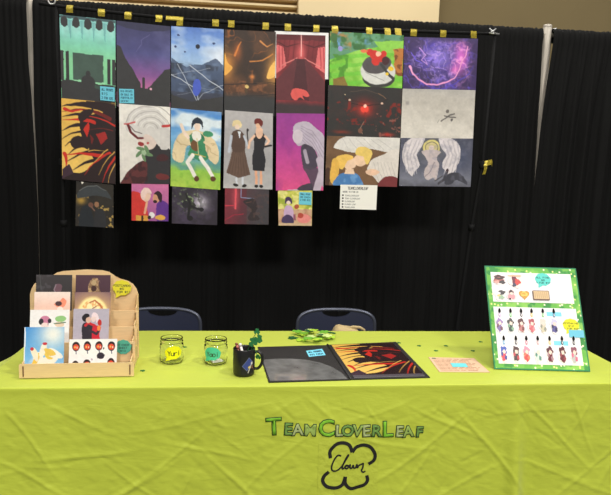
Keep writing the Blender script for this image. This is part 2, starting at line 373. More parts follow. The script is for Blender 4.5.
for k in range(26): x=k/25; hgt=.30+ .5*min(1,x/.42) if x<.45 else (.76 if x<.6 else .76-.22*min(1,(x-.6)/.3)); c.ell(x,hgt+.04,.06,.035,DK)
c.rect(0,.77,1,1,DK); c.rect(.48,.66,.53,.8,DK); c.ell(.505,.65,.03,.02,DK); c.rect(.62,.75,.66,.78,(225,170,190))
hang('b1',c,1.411,'hung print of a violet dusk sky over black hills')
c=sheet('c1'); c.grad([(0,(88,125,200)),(.2,(125,162,222)),(.42,(165,195,230)),(.5,(96,116,150)),(.8,(62,66,82)),(1,DK)])
c.nz(4,.5,.25,(205,222,245),9,.7,(c.v<.42)*1.0,1,2); c.glow(.95,.33,.12,(235,240,250),.8)
c.poly([(0,.36),(.15,.42),(.3,.46),(.45,.42),(.6,.42),(.75,.37),(.85,.34),(1,.42),(1,.75),(0,.75)],(70,84,112),.85)
c.nz(9,.5,.2,(122,142,176),4,.5,((c.v>.4)&(c.v<.75))*1.0); c.nz(11,.55,.15,(52,58,72),6,.7,((c.v>.42)&(c.v<.8))*1.0)
c.ell(.5,.22,.045,.027,(40,44,56)); c.ell(.14,.1,.03,.012,(60,75,120)); c.ell(.82,.17,.03,.012,(60,75,120)); c.ell(.08,.23,.025,.015,(60,75,120)); c.ell(.26,.29,.02,.01,(60,75,120))
W_=(205,212,225); c.st([(0,.55),(.5,.72),(.52,.85)],.008,W_); c.st([(.12,.43),(.5,.86)],.006,W_); c.st([(.36,.44),(1,.71)],.009,W_); c.st([(0,.56),(.75,.46)],.005,W_,.7); c.st([(.5,.86),(.62,.76),(1,.65)],.006,W_,.8); c.st([(.15,.66),(.95,.72)],.005,W_,.4)
c.blob([(.44,.62),(.54,.6),(.58,.7),(.5,.8),(.42,.76)],(76,98,200)); c.st([(.12,.79),(.4,.76)],.005,W_,.4); c.rect(0,.87,1,1,DK); c.poly([(0,.79),(.4,.86),(1,.78),(1,.9),(0,.9)],DK)
hang('c1',c,1.410,'hung print of a pale blue sky crossed by thin white lines above a blue shape')
c=sheet('d1',(60,47,41)); c.nz(5,.45,.3,(96,66,48),2,.8); c.glow(.03,.42,.10,(226,150,70),.9,1.7); c.glow(1,.45,.10,(232,165,80),.9,1.9); c.glow(.25,.25,.05,(190,104,54),.7,2); c.glow(.55,.54,.03,(240,150,80),.9)
c.ridge(5,8,.014,(196,112,54),.7,np.clip(c.noise(4,9)*3.2-1.3,0,1)*(c.v<.66)); c.ridge(9,18,.012,(226,166,90),.9,np.clip(c.noise(5,29)*4-2.1,0,1)*(c.v<.66)*(np.abs(c.u-.5)>.15))
c.st([(.2,.3),(.26,.2),(.32,.14)],.03,(214,128,64),w1=.008); c.st([(.7,.12),(.84,.18),(.95,.14)],.02,(210,140,80),w1=.006); c.st([(.5,.36),(.75,.34),(.95,.26)],.014,(206,132,66)); c.blob([(0,.28),(.06,.38),(.16,.44),(.08,.5),(0,.52)],(240,176,84)); c.blob([(1,.34),(.9,.42),(.84,.54),(.93,.55),(1,.5)],(244,190,100))
c.rect(0,.62,1,.78,(88,60,46),.6); c.nz(16,.55,.2,(150,96,64),21,.7,((c.v>.6)&(c.v<.78))*1.0); c.st([(0,.65),(1,.6)],.008,(38,34,34)); c.st([(.4,.78),(1,.74)],.008,(38,34,34))
c.ell(.45,.66,.04,.02,(222,190,120)); c.rect(.41,.68,.46,.75,(90,70,52)); c.mix(np.clip((c.v-.72)/.08,0,1),DK)
hang('d1',c,1.411,'hung print of swirling orange flames on brown, fourth in the top row')
# white mount behind the red curtain print
c=Cv(.3,.25,.02,(238,238,238)); tag(paper('mount_sheet',c,[(-.159,2.248),(.138,2.253),(.145,2.004),(-.155,1.998)],1.4135,M_MATTE),'white paper sheet showing behind the red curtain print','paper')
c=sheet('e1',(122,44,50)); c.nz(4,.5,.3,(150,56,62),2,.8,sx=3); c.rect(0,0,1,.07,(92,36,42)); 
for i in range(9): c.st([(.1*i+.08,.03),(.1*i+.04,.28)],.012,(96,30,38),.6)
c.st([(0,.09),(.22,.15),(.5,.1),(.78,.15),(1,.09)],.012,(80,26,32)); c.poly([(0,.13),(.14,.15),(.2,.38),(0,.48)],(222,110,112)); c.poly([(1,.13),(.86,.15),(.8,.38),(1,.46)],(222,110,112))
for x in (.05,.12,.9,.97): c.st([(x,.15),(x+.01,.4)],.012,(166,50,60),.8)
c.glow(.5,.22,.05,(235,110,110),.9,2.5); c.st([(.5,0),(.5,.26)],.01,(250,190,185)); c.st([(.1,.38),(.42,.28)],.012,(222,130,125)); c.st([(.9,.38),(.58,.28)],.012,(222,130,125))
c.poly([(.38,.29),(.62,.29),(1,.55),(1,.8),(0,.8),(0,.55)],(98,48,54)); c.poly([(.42,.29),(.58,.29),(.68,.8),(.32,.8)],(78,40,46))
c.blob([(.3,.72),(.36,.66),(.5,.65),(.62,.67),(.68,.72),(.64,.75),(.55,.74),(.58,.79),(.5,.76),(.42,.8),(.34,.78)],(222,92,88)); c.mix(np.clip((c.v-.80)/.06,0,1),(62,50,54))
hang('e1',c,1.4085,'hung print of a red curtained hallway with a crouching red figure')
c=sheet('f1',(120,190,60)); c.nz(6,.4,.3,(160,215,95),3,.9); 
for i in range(7): c.poly([(-.2,.3+.16*i),(1.1,.12+.16*i),(1.1,.18+.16*i),(-.2,.38+.16*i)],(108,196,62),.6)
c.poly([(0,0),(1,0),(1,.1),(.6,.25),(.4,.3),(0,.5)],(90,140,130),.8); c.nz(7,.45,.2,(176,128,74),5,.9,((c.v<.32)&(c.u<.3))*1.0); c.nz(8,.5,.15,(58,108,58),6,.9,(c.v<.3)*1.0); c.nz(6,.55,.15,(110,160,215),15,.9,((c.v<.3)&(c.u>.1)&(c.u<.6))*1.0)
c.poly([(.6,.14),(1,.1),(1,.34),(.72,.33)],(142,204,80)); c.poly([(.86,.26),(1,.24),(1,.75),(.9,.72)],(186,118,58)); c.nz(12,.5,.1,(110,64,34),5,.8,((c.v>.26)&(c.v<.75)&(c.u>.88))*1.0)
c.nz(9,.55,.1,(74,140,44),16,.8,((c.u<.25)&(c.v>.4))*1.0); c.poly([(.05,.85),(.2,.8),(.26,1),(.05,1)],(140,92,52),.8)
c.ell(.67,.80,.22,.18,(60,60,58)); c.ell(.66,.68,.24,.24,(212,212,208)); c.ell(.64,.55,.2,.17,(84,80,82),-.2);
c.st([(.7,.55),(.86,.8)],.05,(60,60,60)); c.st([(.48,.7),(.75,.85)],.008,(120,120,118)); c.ell(.84,.62,.035,.04,(238,200,60)); c.ell(.79,.72,.025,.03,(238,200,60))
for (x,y,r) in ((.6,.38,.07),(.68,.42,.07),(.54,.34,.05),(.73,.35,.045),(.62,.5,.06)): c.ell(x,y,r*.9,r*1.2,(206,52,44))
c.ell(.46,.32,.05,.03,(230,120,80)); c.ell(.66,.36,.035,.045,(240,190,160)); c.ell(.14,.3,.03,.05,(150,150,210)); c.ell(.76,.48,.05,.08,(70,40,44))
hang('f1',c,1.409,'hung print of bright green meadow with a pale grey pod of red shapes')
c=sheet('g1',(60,46,88)); c.nz(4,.4,.3,(84,66,140),3,.7); c.glow(.45,.35,.34,(138,120,214),.85,.8); E=np.exp(-((c.u-.48)**2*6+(c.v-.45)**2*7))
c.ridge(5,5,.035,(92,76,190),.9,1-E*.4); c.ridge(6,11,.05,(150,124,228),.9,E); c.ridge(8,7,.035,(200,166,240),.8,E); c.ridge(6,31,.03,(52,38,110),.9,E*.8)
c.glow(.78,.36,.13,(222,110,208),.95,2.0); c.glow(.70,.58,.09,(238,120,205),.85); c.ridge(7,17,.06,(246,160,224),1,np.exp(-((c.u-.77)**2*50+(c.v-.42)**2*8)))
c.st([(.2,.2),(.3,.32),(.24,.42),(.33,.5),(.28,.38)],.022,(196,150,226),w1=.01); c.st([(.1,.3),(.16,.42),(.24,.46)],.02,(110,90,210)); c.st([(.3,.88),(.5,.97),(.7,.86),(.9,.66),(.96,.5)],.02,(84,70,180),.9)
c.st([(.09,.56),(.12,.66),(.2,.78),(.32,.87),(.48,.87),(.6,.82),(.7,.75),(.76,.6),(.78,.45),(.84,.3),(.86,.15)],.034,(238,158,208),w1=.018); c.st([(.085,.55),(.13,.7)],.05,(240,165,210),w1=.02)
c.mix(np.clip((c.u-.88)/.1,0,1)*.7,(60,44,90)); c.mix(np.clip((.08-c.v)/.08,0,1)*.8,(70,60,104))
hang('g1',c,1.410,'hung print of violet and pink flames with a curved pink streak')
# -- middle row
def slashes(c):
    c.grad([(0,(228,180,84)),(1,(240,200,106))]); K=(46,33,35); Rr=(200,50,40); MR=(112,38,36)
    def cur(p0,p1,p2,w,col,w1=.004): c.st([((1-t)**2*p0[0]+2*t*(1-t)*p1[0]+t*t*p2[0],(1-t)**2*p0[1]+2*t*(1-t)*p1[1]+t*t*p2[1]) for t in np.linspace(0,1,9)],w,col,w1=w1)
    c.blob([(.32,.30),(.45,.20),(.7,.14),(1.02,.16),(1.02,.56),(.85,.58),(.6,.58),(.42,.5)],K)
    c.blob([(.5,.55),(.8,.5),(1.02,.52),(1.02,1.02),(.0,1.02),(.1,.93),(.4,.88),(.6,.75)],K)
    for a in (((1,.1),(.5,.0),(0,.1),0.145,K),((.9,.2),(.5,.05),(.0,.17),.05,MR),((.7,.24),(.35,.12),(0,.23),0.072,K),((.6,.26),(.3,.22),(.02,.27),.055,Rr),((.6,.32),(.3,.26),(0,.40),0.087,K),((.45,.4),(.25,.36),(.0,.5),.035,K),
      ((.5,.48),(.25,.44),(.06,.58),0.072,K),((.6,.56),(.3,.54),(.12,.68),0.058,K),((.7,.6),(.4,.62),(.08,.78),0.058,K),((.75,.66),(.35,.64),(.03,.70),.05,Rr),((.05,.68),(.12,.78),(.06,.86),.045,Rr),((.8,.7),(.5,.72),(.2,.88),0.072,K),((.9,.74),(.5,.8),(.35,.95),.04,K),
      ((1,.28),(.6,.14),(.35,.22),.02,Rr),((.95,.34),(.7,.3),(.5,.36),.012,MR),((.9,.62),(.6,.72),(.42,.92),.03,Rr),((1,.66),(.85,.8),(.75,1),.025,Rr),((1,.74),(.9,.85),(.86,1),.012,(232,180,90)),((.98,.6),(.8,.74),(.68,.9),.012,(232,180,90)),((.86,.58),(.7,.66),(.55,.8),.014,(236,186,90)),((.5,.62),(.66,.58),(.8,.6),.010,(236,186,90))): cur(*a)
    c.blob([(.16,.50),(.30,.44),(.44,.50),(.5,.6),(.36,.58),(.2,.6)],K); c.blob([(.3,.2),(.42,.12),(.6,.1),(.5,.2),(.36,.27)],K); c.st([(.05,.13),(.2,.15),(.38,.12)],.04,Rr,w1=.01); c.poly([(.40,.36),(.50,.26),(.52,.34),(.47,.44)],Rr); c.poly([(.64,.40),(.80,.36),(.86,.44),(.74,.52)],(160,44,42)); c.poly([(.52,.40),(.60,.46),(.56,.54)],MR); c.poly([(.0,.88),(.14,.80),(.22,.92),(.0,1)],(66,46,58)); c.rect(.45,0,1,.07,K,.8)
c=sheet('a2'); slashes(c); hang('a2',c,1.4065,'hung print of black and red slashes over yellow, left end of the middle row')
c=sheet('b2',(232,228,222)); c.grad([(0,(236,232,226)),(1,(222,216,210))]); c.blob([(.52,.5),(.75,.48),(1,.55),(1.05,1.05),(.1,1.05),(.3,.88),(.5,.7)],(52,50,54))
c.blob([(.03,.98),(.2,.82),(.5,.7),(.55,.85),(.4,1.05),(.0,1.05)],(96,50,52)); c.nz(16,.5,.1,(56,34,38),4,.7,((c.v>.68)&(c.u<.55)&(c.c[...,0]<130))*1.0); c.ell(.85,.66,.12,.05,(70,40,44)); c.ell(.85,.9,.14,.04,(110,48,50),.1)
c.blob([(.36,.40),(.5,.33),(.68,.36),(.74,.48),(.6,.56),(.44,.54)],(222,204,196)); c.blob([(.12,.30),(.18,.13),(.42,.02),(.72,.03),(.95,.2),(1,.42),(.9,.52),(.78,.5),(.66,.40),(.52,.36),(.42,.42),(.30,.40),(.2,.36)],(214,210,207)); c.blob([(.84,.2),(1,.3),(1,.5),(.9,.55),(.8,.5)],(206,202,200))
for k in range(8): c.st([(.62+(.08+.055*k)*math.cos(a)*1.1,.30+(.05+.036*k)*math.sin(a)) for a in np.linspace(-2.9,-.25,9)],.009,(164,159,158) if k%2 else (240,238,235),.8)
c.st([(.16,.25),(.22,.35),(.36,.42),(.46,.41)],.035,(104,40,44),w1=.02); c.st([(.2,.27),(.3,.34),(.44,.36)],.012,(120,110,112)); c.ell(.56,.47,.03,.015,(190,90,90)); 
c.ell(.42,.49,.06,.03,(150,52,54)); c.st([(.86,.25),(1,.24)],.03,(190,60,60)); c.st([(.1,.25),(.3,.22)],.02,(200,90,90))
for a in range(5): 
    t=a*1.25+.3; c.ell(.48+.1*math.cos(t),.6+.06*math.sin(t),.09,.022,(104,136,98),t*.8)
c.ell(.48,.6,.05,.03,(160,185,150))
hang('b2',c,1.4065,'hung print of a white-haired figure in black holding green leaves')
c=sheet('c2'); c.grad([(0,(78,134,204)),(.35,(110,170,222)),(.65,(110,170,170)),(.78,(150,196,80)),(1,(176,206,84))]); c.nz(4,.5,.2,(232,240,244),6,.9,(c.v<.5)*1.0,sx=.7,sy=1.6); c.nz(14,.5,.2,(120,176,60),6,.5,(c.v>.76)*1.0); c.nz(5,.45,.2,(82,140,150),5,.7,((c.v>.58)&(c.v<.78))*1.0)
c.blob([(.04,.62),(.08,.42),(.22,.3),(.45,.26),(.7,.28),(.9,.4),(.97,.56),(.9,.68),(.76,.6),(.7,.5),(.34,.46),(.26,.66),(.14,.68)],(226,206,168)); c.ridge(6,7,.03,(190,166,126),.8,((c.c[...,0]>215)&(c.v>.3)&(c.v<.7))*1.0)
c.blob([(.36,.34),(.5,.28),(.66,.32),(.70,.48),(.76,.60),(.6,.64),(.42,.60),(.34,.58),(.40,.46)],(62,138,98)); c.blob([(.44,.28),(.58,.28),(.60,.36),(.50,.40),(.43,.36)],(236,232,224)); c.ell(.74,.29,.1,.04,(70,150,110)); c.blob([(.40,.42),(.47,.38),(.55,.44),(.52,.52),(.42,.50)],(112,80,52)); c.st([(.42,.56),(.7,.58)],.012,(206,176,96)); c.st([(.52,.36),(.56,.56)],.01,(220,200,150)); c.ridge(9,21,.03,(40,104,78),.7,((c.c[...,1]>c.c[...,0]+40)&(c.v>.3)&(c.v<.64)&(c.u>.33)&(c.u<.77))*1.0)
c.st([(.44,.58),(.34,.68),(.48,.84)],.05,(240,234,228)); c.st([(.60,.60),(.72,.70),(.84,.82)],.05,(240,234,228)); c.ell(.52,.88,.05,.035,(96,62,42),.5); c.ell(.86,.86,.055,.035,(96,62,42),-.5); c.st([(.34,.36),(.26,.30),(.2,.2)],.04,(236,214,198)); c.st([(.68,.40),(.80,.44),(.86,.5)],.035,(228,206,170))
c.ell(.52,.21,.065,.055,(238,212,194)); c.blob([(.40,.26),(.42,.14),(.52,.09),(.63,.14),(.64,.24),(.60,.18),(.52,.165),(.45,.19)],(42,50,62))
hang('c2',c,1.4065,'hung print of a dark-haired dancer in a cream cape leaping over a meadow')
c=sheet('d2'); c.grad([(0,(184,180,182)),(.6,(160,158,162)),(1,(186,184,186))]); c.glow(.45,.5,.3,(176,172,176),.5)
c.rect(.25,.82,.29,.95,(205,208,218)); c.rect(.37,.82,.41,.95,(205,208,218)); c.ell(.25,.955,.05,.02,(40,36,36)); c.ell(.42,.96,.05,.02,(40,36,36))
c.poly([(.17,.36),(.38,.34),(.43,.52),(.55,.82),(.3,.86),(.06,.8),(.16,.52)],(102,80,70)); 
for k in range(7): c.st([(.2+.035*k,.5),(.1+.065*k,.82)],.005,(74,56,50),.8)
c.blob([(.14,.3),(.27,.24),(.4,.3),(.42,.5),(.18,.52)],(88,68,60)); c.poly([(.27,.26),(.33,.26),(.31,.36)],(215,220,230)); c.st([(.14,.33),(.1,.52)],.035,(192,198,212)); c.st([(.4,.32),(.48,.42)],.03,(192,198,212)); c.st([(.5,.42),(.46,.24)],.015,(45,40,40))
c.ell(.26,.19,.06,.045,(230,205,185)); c.blob([(.16,.2),(.18,.13),(.28,.12),(.35,.16),(.33,.22),(.27,.17)],(226,206,160)); c.ell(.47,.24,.025,.02,(50,44,44))
c.rect(.64,.74,.69,.93,(228,170,140)); c.rect(.74,.74,.79,.93,(228,170,140)); c.ell(.67,.955,.04,.02,(36,32,32)); c.ell(.77,.955,.04,.02,(36,32,32))
c.poly([(.6,.3),(.66,.24),(.78,.24),(.86,.3),(.82,.48),(.86,.6),(.84,.76),(.6,.76),(.58,.58),(.62,.46)],(40,40,46)); c.blob([(.66,.2),(.78,.2),(.8,.28),(.72,.34),(.65,.28)],(232,190,165)); c.st([(.62,.3),(.52,.38),(.5,.46)],.03,(232,190,165)); c.st([(.84,.3),(.92,.36),(.86,.43)],.03,(232,190,165)); c.st([(.84,.44),(.97,.42)],.025,(40,36,38))
c.ell(.7,.16,.055,.045,(226,180,150)); c.blob([(.62,.15),(.62,.09),(.72,.08),(.8,.12),(.77,.18),(.7,.14)],(110,44,40))
hang('d2',c,1.4065,'hung print of two standing figures on grey, one brown skirt, one black dress')
c=sheet('e2'); c.grad([(0,(152,62,146)),(.4,(176,66,150)),(1,(222,84,140))]); c.nz(3,.5,.3,(138,54,138),5,.5,sx=2); 
c.blob([(.35,.17),(.6,.1),(.85,.2),(1.02,.35),(1.02,.95),(.93,.8),(.85,.5),(.62,.4),(.42,.4)],(188,176,194)); 
for k in range(6): c.st([(.5,.16+.03*k),(.75,.22+.05*k),(1,.45+.07*k)],.007,(140,128,150),.8)
c.ell(.44,.3,.11,.09,(205,192,205)); c.blob([(.52,.42),(.65,.4),(.8,.46),(.9,.62),(.86,.7),(.7,.72),(.56,.66)],(74,66,82)); c.blob([(.56,.68),(.8,.7),(.95,.76),(.9,1.02),(.75,1.02),(.7,.85)],(80,70,86),.9); c.st([(.6,.48),(.66,.62)],.05,(170,158,176)); c.st([(.92,.6),(.98,.75),(.86,.99)],.1,(192,178,196)); c.blob([(.4,1.02),(.55,.93),(.75,.9),(.76,1.02)],(70,62,76)); c.ell(.36,1.0,.12,.02,(210,190,205))
c.rect(.58,.4,.66,.44,(70,60,74))
hang('e2',c,1.4065,'hung print of a silver-haired figure on magenta, fifth in the middle row')
c=sheet('f2',(50,48,48)); c.nz(4,.5,.3,(66,50,48),4,.6); c.glow(.5,.42,.22,(150,40,36),.8,.8); c.glow(.5,.45,.1,(235,66,52),.9); c.st([(.22,.2),(.3,.33),(.5,.38),(.7,.33),(.8,.22)],.012,(44,30,30)); c.st([(.3,.12),(.5,.06),(.72,.14)],.008,(100,84,70)); c.st([(.22,.25),(.5,.32)],.01,(70,30,30)); c.st([(.68,.12),(.78,.22)],.01,(150,110,80))
c.ell(.5,.44,.055,.07,(235,70,55)); c.ell(.5,.38,.02,.03,(255,200,180)); c.ell(.3,.27,.018,.022,(215,180,160)); c.ell(.73,.31,.018,.022,(215,180,160)); c.ell(.22,.17,.012,.012,(190,170,140))
c.nz(9,.62,.1,(130,40,34),9,.9,((c.v>.3)&(c.v<.75))*1.0); c.glow(.2,.9,.16,(140,52,40),.8,.2); c.glow(.82,.92,.12,(190,54,44),.9,.3); c.st([(.5,.68),(.45,.8),(.48,.92)],.012,(170,130,110)); c.ell(.45,.86,.03,.05,(120,80,66)); c.nz(14,.66,.05,(150,90,80),31,.8,((c.v>.5)&(c.u>.65))*1.0)
hang('f2',c,1.408,'hung dark print with a glowing red light, below the green meadow print')
c=sheet('g2',(206,200,192)); c.grad([(0,(176,172,168)),(.4,(206,200,192)),(1,(218,212,204))]); c.nz(2.2,.45,.3,(186,180,172),6,.7,sx=.6,sy=1.8); c.ell(.07,.28,.025,.04,(150,146,142),a=.8,soft=.8)
c.st([(.55,.62),(.66,.5),(.72,.48)],.03,(104,100,98)); c.st([(.58,.52),(.74,.56)],.022,(90,86,84)); c.ell(.63,.43,.02,.035,(110,104,100)); c.ell(.69,.6,.018,.03,(96,92,92)); c.st([(.52,.6),(.5,.66)],.01,(130,124,120))
hang('g2',c,1.408,'hung print of a pale cloudy sky with one tiny grey flyer')
# -- lower pictures
c=sheet('f3',(120,90,66)); c.nz(4,.45,.3,(96,70,50),4,.7); c.blob([(.1,.2),(.3,-.02),(1.02,-.02),(1.02,.25),(.85,.3),(.6,.24),(.4,.32),(.15,.26)],(218,214,210)); c.blob([(.6,.5),(.75,.36),(1.02,.25),(1.02,1.02),(.8,.98),(.66,.8),(.58,.72)],(222,214,208)); 
for k in range(6): c.st([(.2+.1*k,.04),(.3+.12*k,.24)],.008,(176,172,172),.8); c.st([(.65+.05*k,.5),(.75+.05*k,.92)],.008,(176,168,166),.8)
c.blob([(.78,.84),(.9,.78),(1.02,.85),(1.02,1.02),(.74,1.02)],(120,52,56)); c.ell(.47,.47,.09,.13,(236,200,170)); c.blob([(.4,.36),(.42,.24),(.52,.2),(.62,.28),(.61,.45),(.55,.55),(.5,.4)],(232,200,110)); c.blob([(.56,.68),(.66,.64),(.75,.7),(.68,.78),(.58,.76)],(236,196,168))
c.ell(.33,.54,.085,.13,(238,204,176)); c.blob([(.12,.5),(.16,.4),(.3,.36),(.38,.44),(.3,.5),(.24,.66),(.16,.62)],(236,192,96)); c.blob([(.08,.5),(.14,.46),(.19,.62),(.15,.98),(.07,.9)],(228,180,84)); c.blob([(.12,1.02),(.18,.8),(.32,.72),(.45,.78),(.52,1.02)],(76,126,184)); c.poly([(.28,.66),(.38,.66),(.4,.76),(.26,.76)],(238,204,176)); c.nz(10,.55,.1,(120,166,214),3,.6,((c.c[...,2]>170)&(c.c[...,0]<110))*1.0); c.blob([(.0,.7),(.05,.66),(.06,1.02),(0,1.02)],(72,48,38))
hang('f3',c,1.4065,'hung print of two blond figures among white feathers, above the white info card')
c=sheet('g3'); c.grad([(0,(74,76,92)),(.6,(92,94,112)),(.85,(120,122,136)),(1,(96,96,108))]); c.glow(.8,.4,.25,(70,78,104),.7); c.glow(.45,.2,.3,(120,120,116),.6)
for s in (-1,1):
    X=lambda x: .43+s*x
    c.blob([(X(.1),.0),(X(.25),-.02),(X(.38),.15),(X(.40),.4),(X(.35),.62),(X(.26),.8),(X(.22),.7),(X(.15),.55),(X(.2),.35),(X(.14),.2)],(214,206,210))
    for k in range(8): c.st([(X(.13+.03*k),.05),(X(.22+.024*k),.35),(X(.15+.03*k),.74-.045*abs(k-4))],.010,(150,144,158) if k%2 else (234,226,230),.75)
    for k in range(6): c.st([(X(.2+.03*k),.6),(X(.19+.03*k),.80-.03*abs(k-2))],.018,(226,218,222),w1=.006)
c.ell(.43,.2,.115,.17,(214,200,130)); c.ell(.43,.2,.085,.13,(120,116,100)); c.ell(.43,.2,.075,.11,(205,190,140)); c.blob([(.3,.28),(.43,.24),(.56,.28),(.5,.4),(.54,.56),(.52,.85),(.46,.82),(.38,.86),(.34,.7),(.39,.5)],(196,182,184)); c.st([(.48,.5),(.42,.68),(.36,.8)],.012,(130,120,128)); c.ell(.43,.2,.035,.05,(228,206,196))
c.st([(.66,.7),(.62,.85),(.55,.93)],.05,(66,64,72)); c.ell(.66,.66,.022,.035,(60,44,50)); c.blob([(.66,.75),(.8,.7),(.9,.8),(.95,.96),(.8,.86),(.72,.95),(.62,.95)],(66,66,76)); c.nz(12,.5,.2,(128,128,148),4,.3); c.st([(.6,.78),(.5,.88)],.02,(72,66,72))
hang('g3',c,1.4065,'hung print of a pale winged figure with a golden halo, lower right of the display')
c=sheet('a3',(50,46,42),.0022); c.nz(6,.45,.3,(40,38,38),4,.7); c.glow(.14,.42,.1,(196,156,70),.9,.8); c.nz(12,.6,.08,(200,166,90),9,.8,((c.v>.5)&(c.u>.6))*1.0); c.nz(12,.62,.08,(170,140,80),19,.6,((c.v>.3)&(c.u<.35))*1.0)
c.blob([(.02,.36),(.08,.2),(.3,.08),(.55,.05),(.8,.14),(.95,.34),(.8,.3),(.5,.28),(.25,.34)],(62,66,70)); c.st([(.08,.2),(.3,.09),(.55,.06),(.8,.15)],.012,(110,112,112)); c.blob([(.1,1.02),(.14,.62),(.3,.52),(.42,.62),(.48,1.02)],(40,44,50)); c.blob([(.5,1.02),(.52,.66),(.62,.56),(.76,.64),(.8,1.02)],(48,48,52)); c.ell(.4,.5,.07,.06,(110,76,64)); c.ell(.56,.48,.06,.06,(150,110,84)); c.st([(.42,.55),(.5,.62)],.03,(120,90,80)); c.ell(.16,-.0,.03,.05,(232,226,214))
hang('a3',c,1.408,'small hung print of a couple under a dark umbrella at night')
c=sheet('b3',(186,104,156),.0022); c.grad([(0,(206,116,164)),(1,(160,90,150))]); c.blob([(-.02,.3),(.15,.24),(.3,.35),(.4,.55),(.42,1.02),(-.02,1.02)],(206,58,54)); c.blob([(.7,.5),(.85,.44),(1.02,.6),(1.02,1.02),(.7,1.02),(.66,.7)],(96,52,140)); c.ell(.4,.32,.12,.17,(232,196,176)); c.blob([(.24,.28),(.34,.12),(.5,.16),(.54,.28),(.42,.26),(.34,.44),(.26,.4)],(236,206,198)); c.ell(.67,.38,.1,.13,(206,150,120)); c.blob([(.6,.28),(.72,.2),(.82,.3),(.8,.5),(.72,.4),(.68,.3)],(54,34,40)); c.ell(.64,.48,.05,.04,(50,32,36)); c.st([(.42,.5),(.36,.8)],.06,(226,170,140)); c.rect(.12,.86,.45,1,(216,156,70)); c.ell(.55,.84,.08,.08,(230,226,226)); c.ell(.78,.9,.14,.07,(226,170,80)); c.ell(.48,.9,.05,.05,(40,36,40)); c.rect(.26,.86,.32,1,(60,40,36))
hang('b3',c,1.408,'small hung print of a couple in red and purple on pink')
c=sheet('c3',(52,46,58),.0022); c.nz(5,.45,.3,(76,66,88),4,.7); c.glow(.62,.42,.2,(216,208,226),.95,1); c.glow(.3,.7,.25,(90,76,108),.5); c.nz(13,.5,.08,(52,54,50),8,.95,np.exp(-((c.u-.4)**2*18+(c.v-.42)**2*9))*1.3); c.nz(15,.64,.06,(140,160,120),5,.8,np.exp(-((c.u-.35)**2*9+(c.v-.3)**2*9))); c.st([(.3,.2),(.4,.45),(.36,.8)],.06,(36,34,38)); c.ell(.4,.84,.07,.07,(34,32,36)); c.st([(.4,.5),(.55,.58),(.64,.6)],.05,(38,36,40)); c.ell(.65,.6,.05,.05,(40,38,44)); c.ell(.3,.48,.08,.1,(44,42,50))
hang('c3',c,1.408,'small hung print of a dark figure in front of a lilac glow')
c=sheet('d3',(74,58,64),.0022); c.grad([(0,(132,48,62)),(.5,(96,52,62)),(1,(64,60,66))],(1,.2)); c.rect(.5,.0,1,1,(72,68,74),.6); c.st([(.24,0),(.24,.58)],.05,(222,86,98)); c.glow(.24,.3,.1,(226,90,104),.5,3); c.st([(0,.5),(.2,.5)],.03,(206,60,80)); c.st([(0,.9),(.2,.76),(.42,.72)],.03,(150,48,66)); c.st([(.37,0),(.37,.27),(.66,.3)],.022,(140,150,186)); c.blob([(.42,.4),(.5,.32),(.66,.3),(.74,.5),(.7,.7),(.8,.85),(.6,.9),(.52,.8),(.6,.6)],(54,46,50)); c.st([(.48,.42),(.6,.38)],.02,(100,70,66)); c.nz(10,.6,.1,(96,72,70),4,.5,(c.u>.5)*1.0)
hang('d3',c,1.408,'small hung print of a dim room with red neon light')
c=sheet('e3',(206,204,96),.0022); c.nz(6,.45,.2,(150,168,60),4,.8); c.nz(9,.55,.1,(236,228,150),6,.8); c.rect(0,.55,1,1,(206,168,138)); c.nz(9,.5,.1,(176,120,96),12,.5,(c.v>.55)*1.0); c.blob([(.2,.5),(.3,.44),(.42,.5),(.46,.7),(.4,.9),(.18,.9),(.16,.7)],(200,168,204)); c.blob([(.12,.78),(.3,.7),(.44,.8),(.42,.95),(.12,.95)],(74,58,96)); c.ell(.3,.35,.07,.07,(240,216,204)); c.blob([(.2,.42),(.21,.26),(.3,.22),(.4,.28),(.4,.42),(.34,.33),(.26,.34)],(72,52,88)); c.ell(.76,.8,.2,.13,(226,138,134)); c.ell(.66,.72,.08,.07,(180,76,64)); c.ell(.55,.48,.07,.06,(176,88,64)); c.rect(.45,.68,.52,.85,(150,88,110)); c.rect(.0,.93,1,1,(206,176,146))
hang('e3',c,1.408,'small hung print of a purple-haired figure at a sunny picnic')
# white information card (its code square left blank)
c=sheet('card',(240,238,232),.0013); c.finish(0); c.text('TEAMCLOVERLEAF',.2,.19,.1,.56,(60,60,62),.16); c.text('WHERE TO FIND US',.07,.32,.06,.42,(90,90,92),.16)
for i,tx in enumerate(('TEAMCLOVERLEAF','TEAM CLOVERLEAF','CLOVERLEAF','CLOVER LEAF','TEAMCLOVER')): 
    v=.44+.12*i; c.rect(.05,v-.035,.095,v+.025,(50,50,54)); c.text(tx,.13,v+.03,.055,.028*len(tx),(140,140,140),.2)
hang('card',c,1.4050,'small white info card with printed lines below the feather print','info_card','card',M_MATTE)

